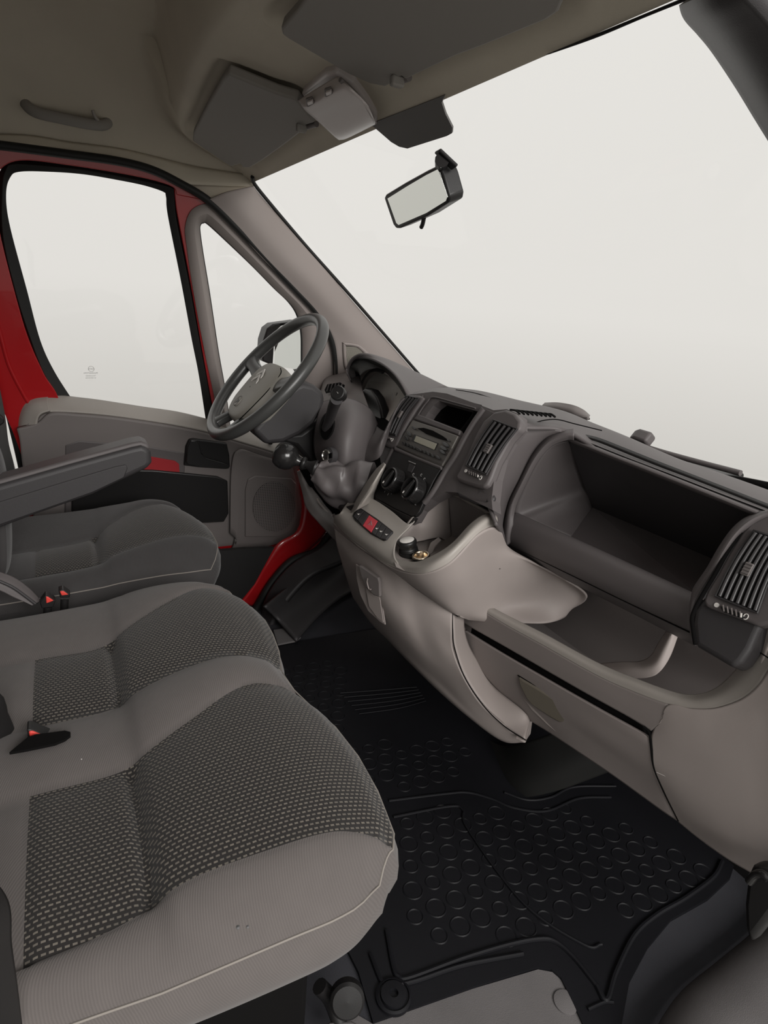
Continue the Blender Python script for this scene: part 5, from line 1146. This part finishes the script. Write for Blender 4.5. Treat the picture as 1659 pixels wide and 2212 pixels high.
# ================================================================ FLOOR
fm_ = thing('floor_mat', 'black moulded rubber floor mat with raised rings covering the cab floor', 'floor mat')
mo = [(560, 1402), (640, 1386), (700, 1376), (790, 1362), (1000, 1330), (1200, 1500), (1400, 1650), (1560, 1800), (1592, 1850), (1578, 1895), (1530, 1940), (1450, 1985), (1400, 2045), (1360, 2120), (1338, 2240), (1272, 2240), (1240, 2170), (1212, 2112), (1190, 2093), (1160, 2089), (1021, 2132), (900, 2175), (806, 2208), (775, 2100), (700, 1950), (600, 1700)]
prism('mat_body', [Z(u, v, .008) for u, v in mo], .008, M['matrub'], fm_, bev=0)
def mt(pts, r=.004, z=.010): return tube('ridge', [Z(u, v, z) for u, v in pts], r, M['matrub'], fm_, n=len(pts) * 8, seg=8)
mt([(835, 2010), (850, 2090), (862, 2110), (886, 2112), (1000, 2070), (1100, 2040), (1165, 2028), (1200, 2034), (1240, 2068), (1290, 2130)], .0045)
mt([(800, 2060), (825, 2120), (850, 2128), (900, 2118), (1000, 2085), (1130, 2060)], .004)
mt([(1290, 2130), (1310, 2160), (1330, 2100), (1370, 2020), (1420, 1975), (1480, 1940), (1540, 1895), (1560, 1860)], .005)
mt([(1270, 2180), (1305, 2165), (1325, 2165)], .003)
mt([(840, 1730), (960, 1715), (1010, 1712), (1060, 1725), (1110, 1745), (1180, 1752), (1250, 1725), (1320, 1722)], .003)
mt([(1090, 1712), (1140, 1728), (1190, 1722), (1240, 1700), (1330, 1698)], .003)
mt([(850, 1765), (970, 1742), (1000, 1750), (1010, 1790), (1130, 1950), (1260, 2040), (1300, 2040)], .003)
for k in range(6): mt([(735 + k * 8, 1497 + k * 9), (830 + k * 6, 1490 + k * 8), (900 + k * 4, 1484 + k * 6)], .0016)
rv = []; rf_ = []
cnt = 0
for i in range(22):
    for j in range(24):
        x = .36 + i * .046 + (j % 2) * .023; y = -.64 + j * .050
        u_c = V((x, y, .008)) - CAM; c = R3.transposed() @ u_c; uu = 829.5 + F_ * c.x / -c.z; vv_ = 1106 - F_ * c.y / -c.z
        if not ((850 < uu < 1560 and 1740 < vv_ < 2040 and vv_ > 1745 + max(0, (uu - 1250) * .42) and vv_ < 2085 - abs(uu - 900) * .12 and not (1150 < uu and vv_ > 2040 - (uu - 1150) * .35)) or (600 < uu < 760 and 1430 < vv_ < 1700) or (700 < uu < 1010 and 1600 < vv_ < 1700)): continue
        R_o = .019 if (i + j) % 3 else .015
        b0 = len(rv); nseg = 20
        for k in range(nseg):
            th = 2 * math.pi * k / nseg
            for rr_, zz in ((R_o - .0018, .008), (R_o, .0095), (R_o + .0018, .008)):
                rv.append((x + rr_ * math.cos(th), y + rr_ * math.sin(th), zz))
        for k in range(nseg):
            a = b0 + k * 3; b = b0 + ((k + 1) % nseg) * 3
            rf_ += [(a, b, b + 1, a + 1), (a + 1, b + 1, b + 2, a + 2)]
mesh('ring_pattern', rv, rf_, M['matrub'], fm_)
fs = lathe('fastener', Z(850, 2152, .010), (0, 0, 1), [(.030, -.004), (.030, .003), (.026, .005), (.025, .002), (.0225, .002), (.0215, .007), (.0075, .0085), (.007, .003), (0, .003)], M['matrub'], fm_, seg=36)
# grey step carpet by the passenger door
o = prism('step', [Z(u, v, .004) for u, v in [(700, 2150), (806, 2212), (1021, 2136), (1162, 2094), (1195, 2100), (1220, 2125), (1275, 2240), (1000, 2320), (760, 2320)]], .003, M['greycarpet']); o.name = 'trim_15'; S_(o)
lathe('floor_plug', Z(1222, 2164, .006), (0, 0, 1), [(.020, -.002), (.020, .0008), (.018, .0014), (0, .0016)], M['greycarpet'], None)
fp = bpy.data.objects['floor_plug']; tag(fp, 'round grey plug in the step carpet at the bottom of the photo', 'plug')
# wheel-arch trim bottom right
S_(grid('trim_16', [[Z(u, v, .01) for u, v in [(1400, 2290), (1426, 2218), (1476, 2146), (1545, 2088), (1618, 2028), (1662, 1985), (1740, 1900)]],
                    [Z(u, v, .06) for u, v in [(1420, 2290), (1444, 2222), (1492, 2154), (1560, 2098), (1633, 2040), (1680, 1996), (1760, 1915)]],
                    [Z(u, v, .09) for u, v in [(1480, 2330), (1510, 2262), (1560, 2200), (1630, 2140), (1700, 2080), (1750, 2030), (1830, 1950)]],
                    [Z(u, v, .10) for u, v in [(1600, 2420), (1640, 2350), (1700, 2280), (1760, 2210), (1830, 2140), (1880, 2080), (1950, 2000)]]], M['greycarpet'], nu=50, nv=30, thick=.008))
hl = thing('door_check_arm', 'black door hinge arm at the right edge under the dashboard end', 'hinge')
prism('arm', [X(u, v, .86) for u, v in [(1613, 1890), (1622, 1872), (1640, 1868), (1680, 1890), (1680, 1960), (1650, 2000), (1618, 2040), (1608, 2000), (1606, 1950)]], .03, M['black'], hl, bev=.008)
tube('rod', [X(u, v, .852) for u, v in [(1618, 1905), (1632, 1890), (1648, 1888), (1660, 1900)]], .006, M['gloss'], hl)
# tunnel carpet under the glovebox, left pedal side
S_(grid('trim_17', Xs([[(960, 1520, 1.0), (1010, 1560, .98), (1080, 1610, .96), (1150, 1600, .96), (1262, 1560, 1.02)],
                       [(990, 1600, .96), (1040, 1640, .94), (1100, 1680, .92), (1180, 1670, .95), (1300, 1610, 1.02)],
                       [(1030, 1660, .95), (1080, 1700, .93), (1125, 1720, .92), (1200, 1706, .96), (1350, 1650, 1.05)]]), M['rubber'], nu=40, nv=24, thick=.02))
# sill and floor plate on the driver side
S_(grid('trim_18', [[Z(u, v, .02) for u, v in [(640, 1385), (690, 1330), (740, 1290), (800, 1260)]], [Z(u, v, .05) for u, v in [(600, 1340), (650, 1300), (700, 1262), (760, 1225)]], [Z(u, v, .12) for u, v in [(570, 1310), (620, 1270), (680, 1235), (740, 1200)]]], M['darker'], nu=30, nv=16, thick=.01))
for k in range(4):
    pass
o = prism('plate', [Z(u, v, .016) for u, v in [(590, 1360), (632, 1354), (648, 1362), (650, 1376), (640, 1384), (600, 1392)]], .006, M['greycarpet'], bev=.002); o.name = 'trim_19'; S_(o)
# seat slider parts under the bench
sl = thing('seat_adjuster', 'dark seat adjuster with round grey knob under the front of the bench', 'seat adjuster')
lathe('round_knob', Z(750, 2160, .10), (-.3, -.8, .5), [(.026, -.012), (.026, .004), (.022, .008), (0, .009)], M['black'], sl)
tube('bar', [Z(690, 2130, .10), Z(715, 2160, .07), Z(740, 2230, .03)], .012, M['black'], sl)
prism('plate', [Z(u, v, .05) for u, v in [(700, 2215), (712, 2206), (760, 2204), (775, 2212), (790, 2240), (700, 2240)]], .01, M['greycarpet'], sl, bev=.003)

# ================================================================ OUTSIDE
wp = thing('windscreen_wiper', 'dark grey windscreen wiper lying outside along the foot of the windscreen', 'wiper')
WO = WS.off(.02)
tube('arm', on(WO, [(1345, 948), (1385, 962), (1440, 979), (1520, 1001), (1600, 1022)]), .006, M['dark'], wp, n=30)
prism('pivot_cap', on(WO.off(-.0), [(1356, 948), (1366, 945), (1392, 953), (1402, 966), (1395, 972), (1370, 962)]), .03, M['dark'], wp, bev=.006)
tube('blade', on(WO.off(.01), [(1400, 975), (1450, 988), (1520, 1010), (1602, 1028)]), .006, M['rubber'], wp, n=30)
wc = thing('cowl_cap', 'grey rounded wiper pivot cover standing outside behind the centre of the dashboard', 'cover')
grid('cap', [on(WO.off(.05), [(1178, 873), (1205, 872), (1235, 876), (1256, 886), (1272, 900)]), on(WO.off(.03), [(1172, 880), (1205, 884), (1235, 892), (1252, 898), (1272, 904)]), on(WO.off(.03), [(1170, 895), (1205, 905), (1235, 912), (1255, 910), (1268, 908)])], M['mid'], wc, thick=.01)
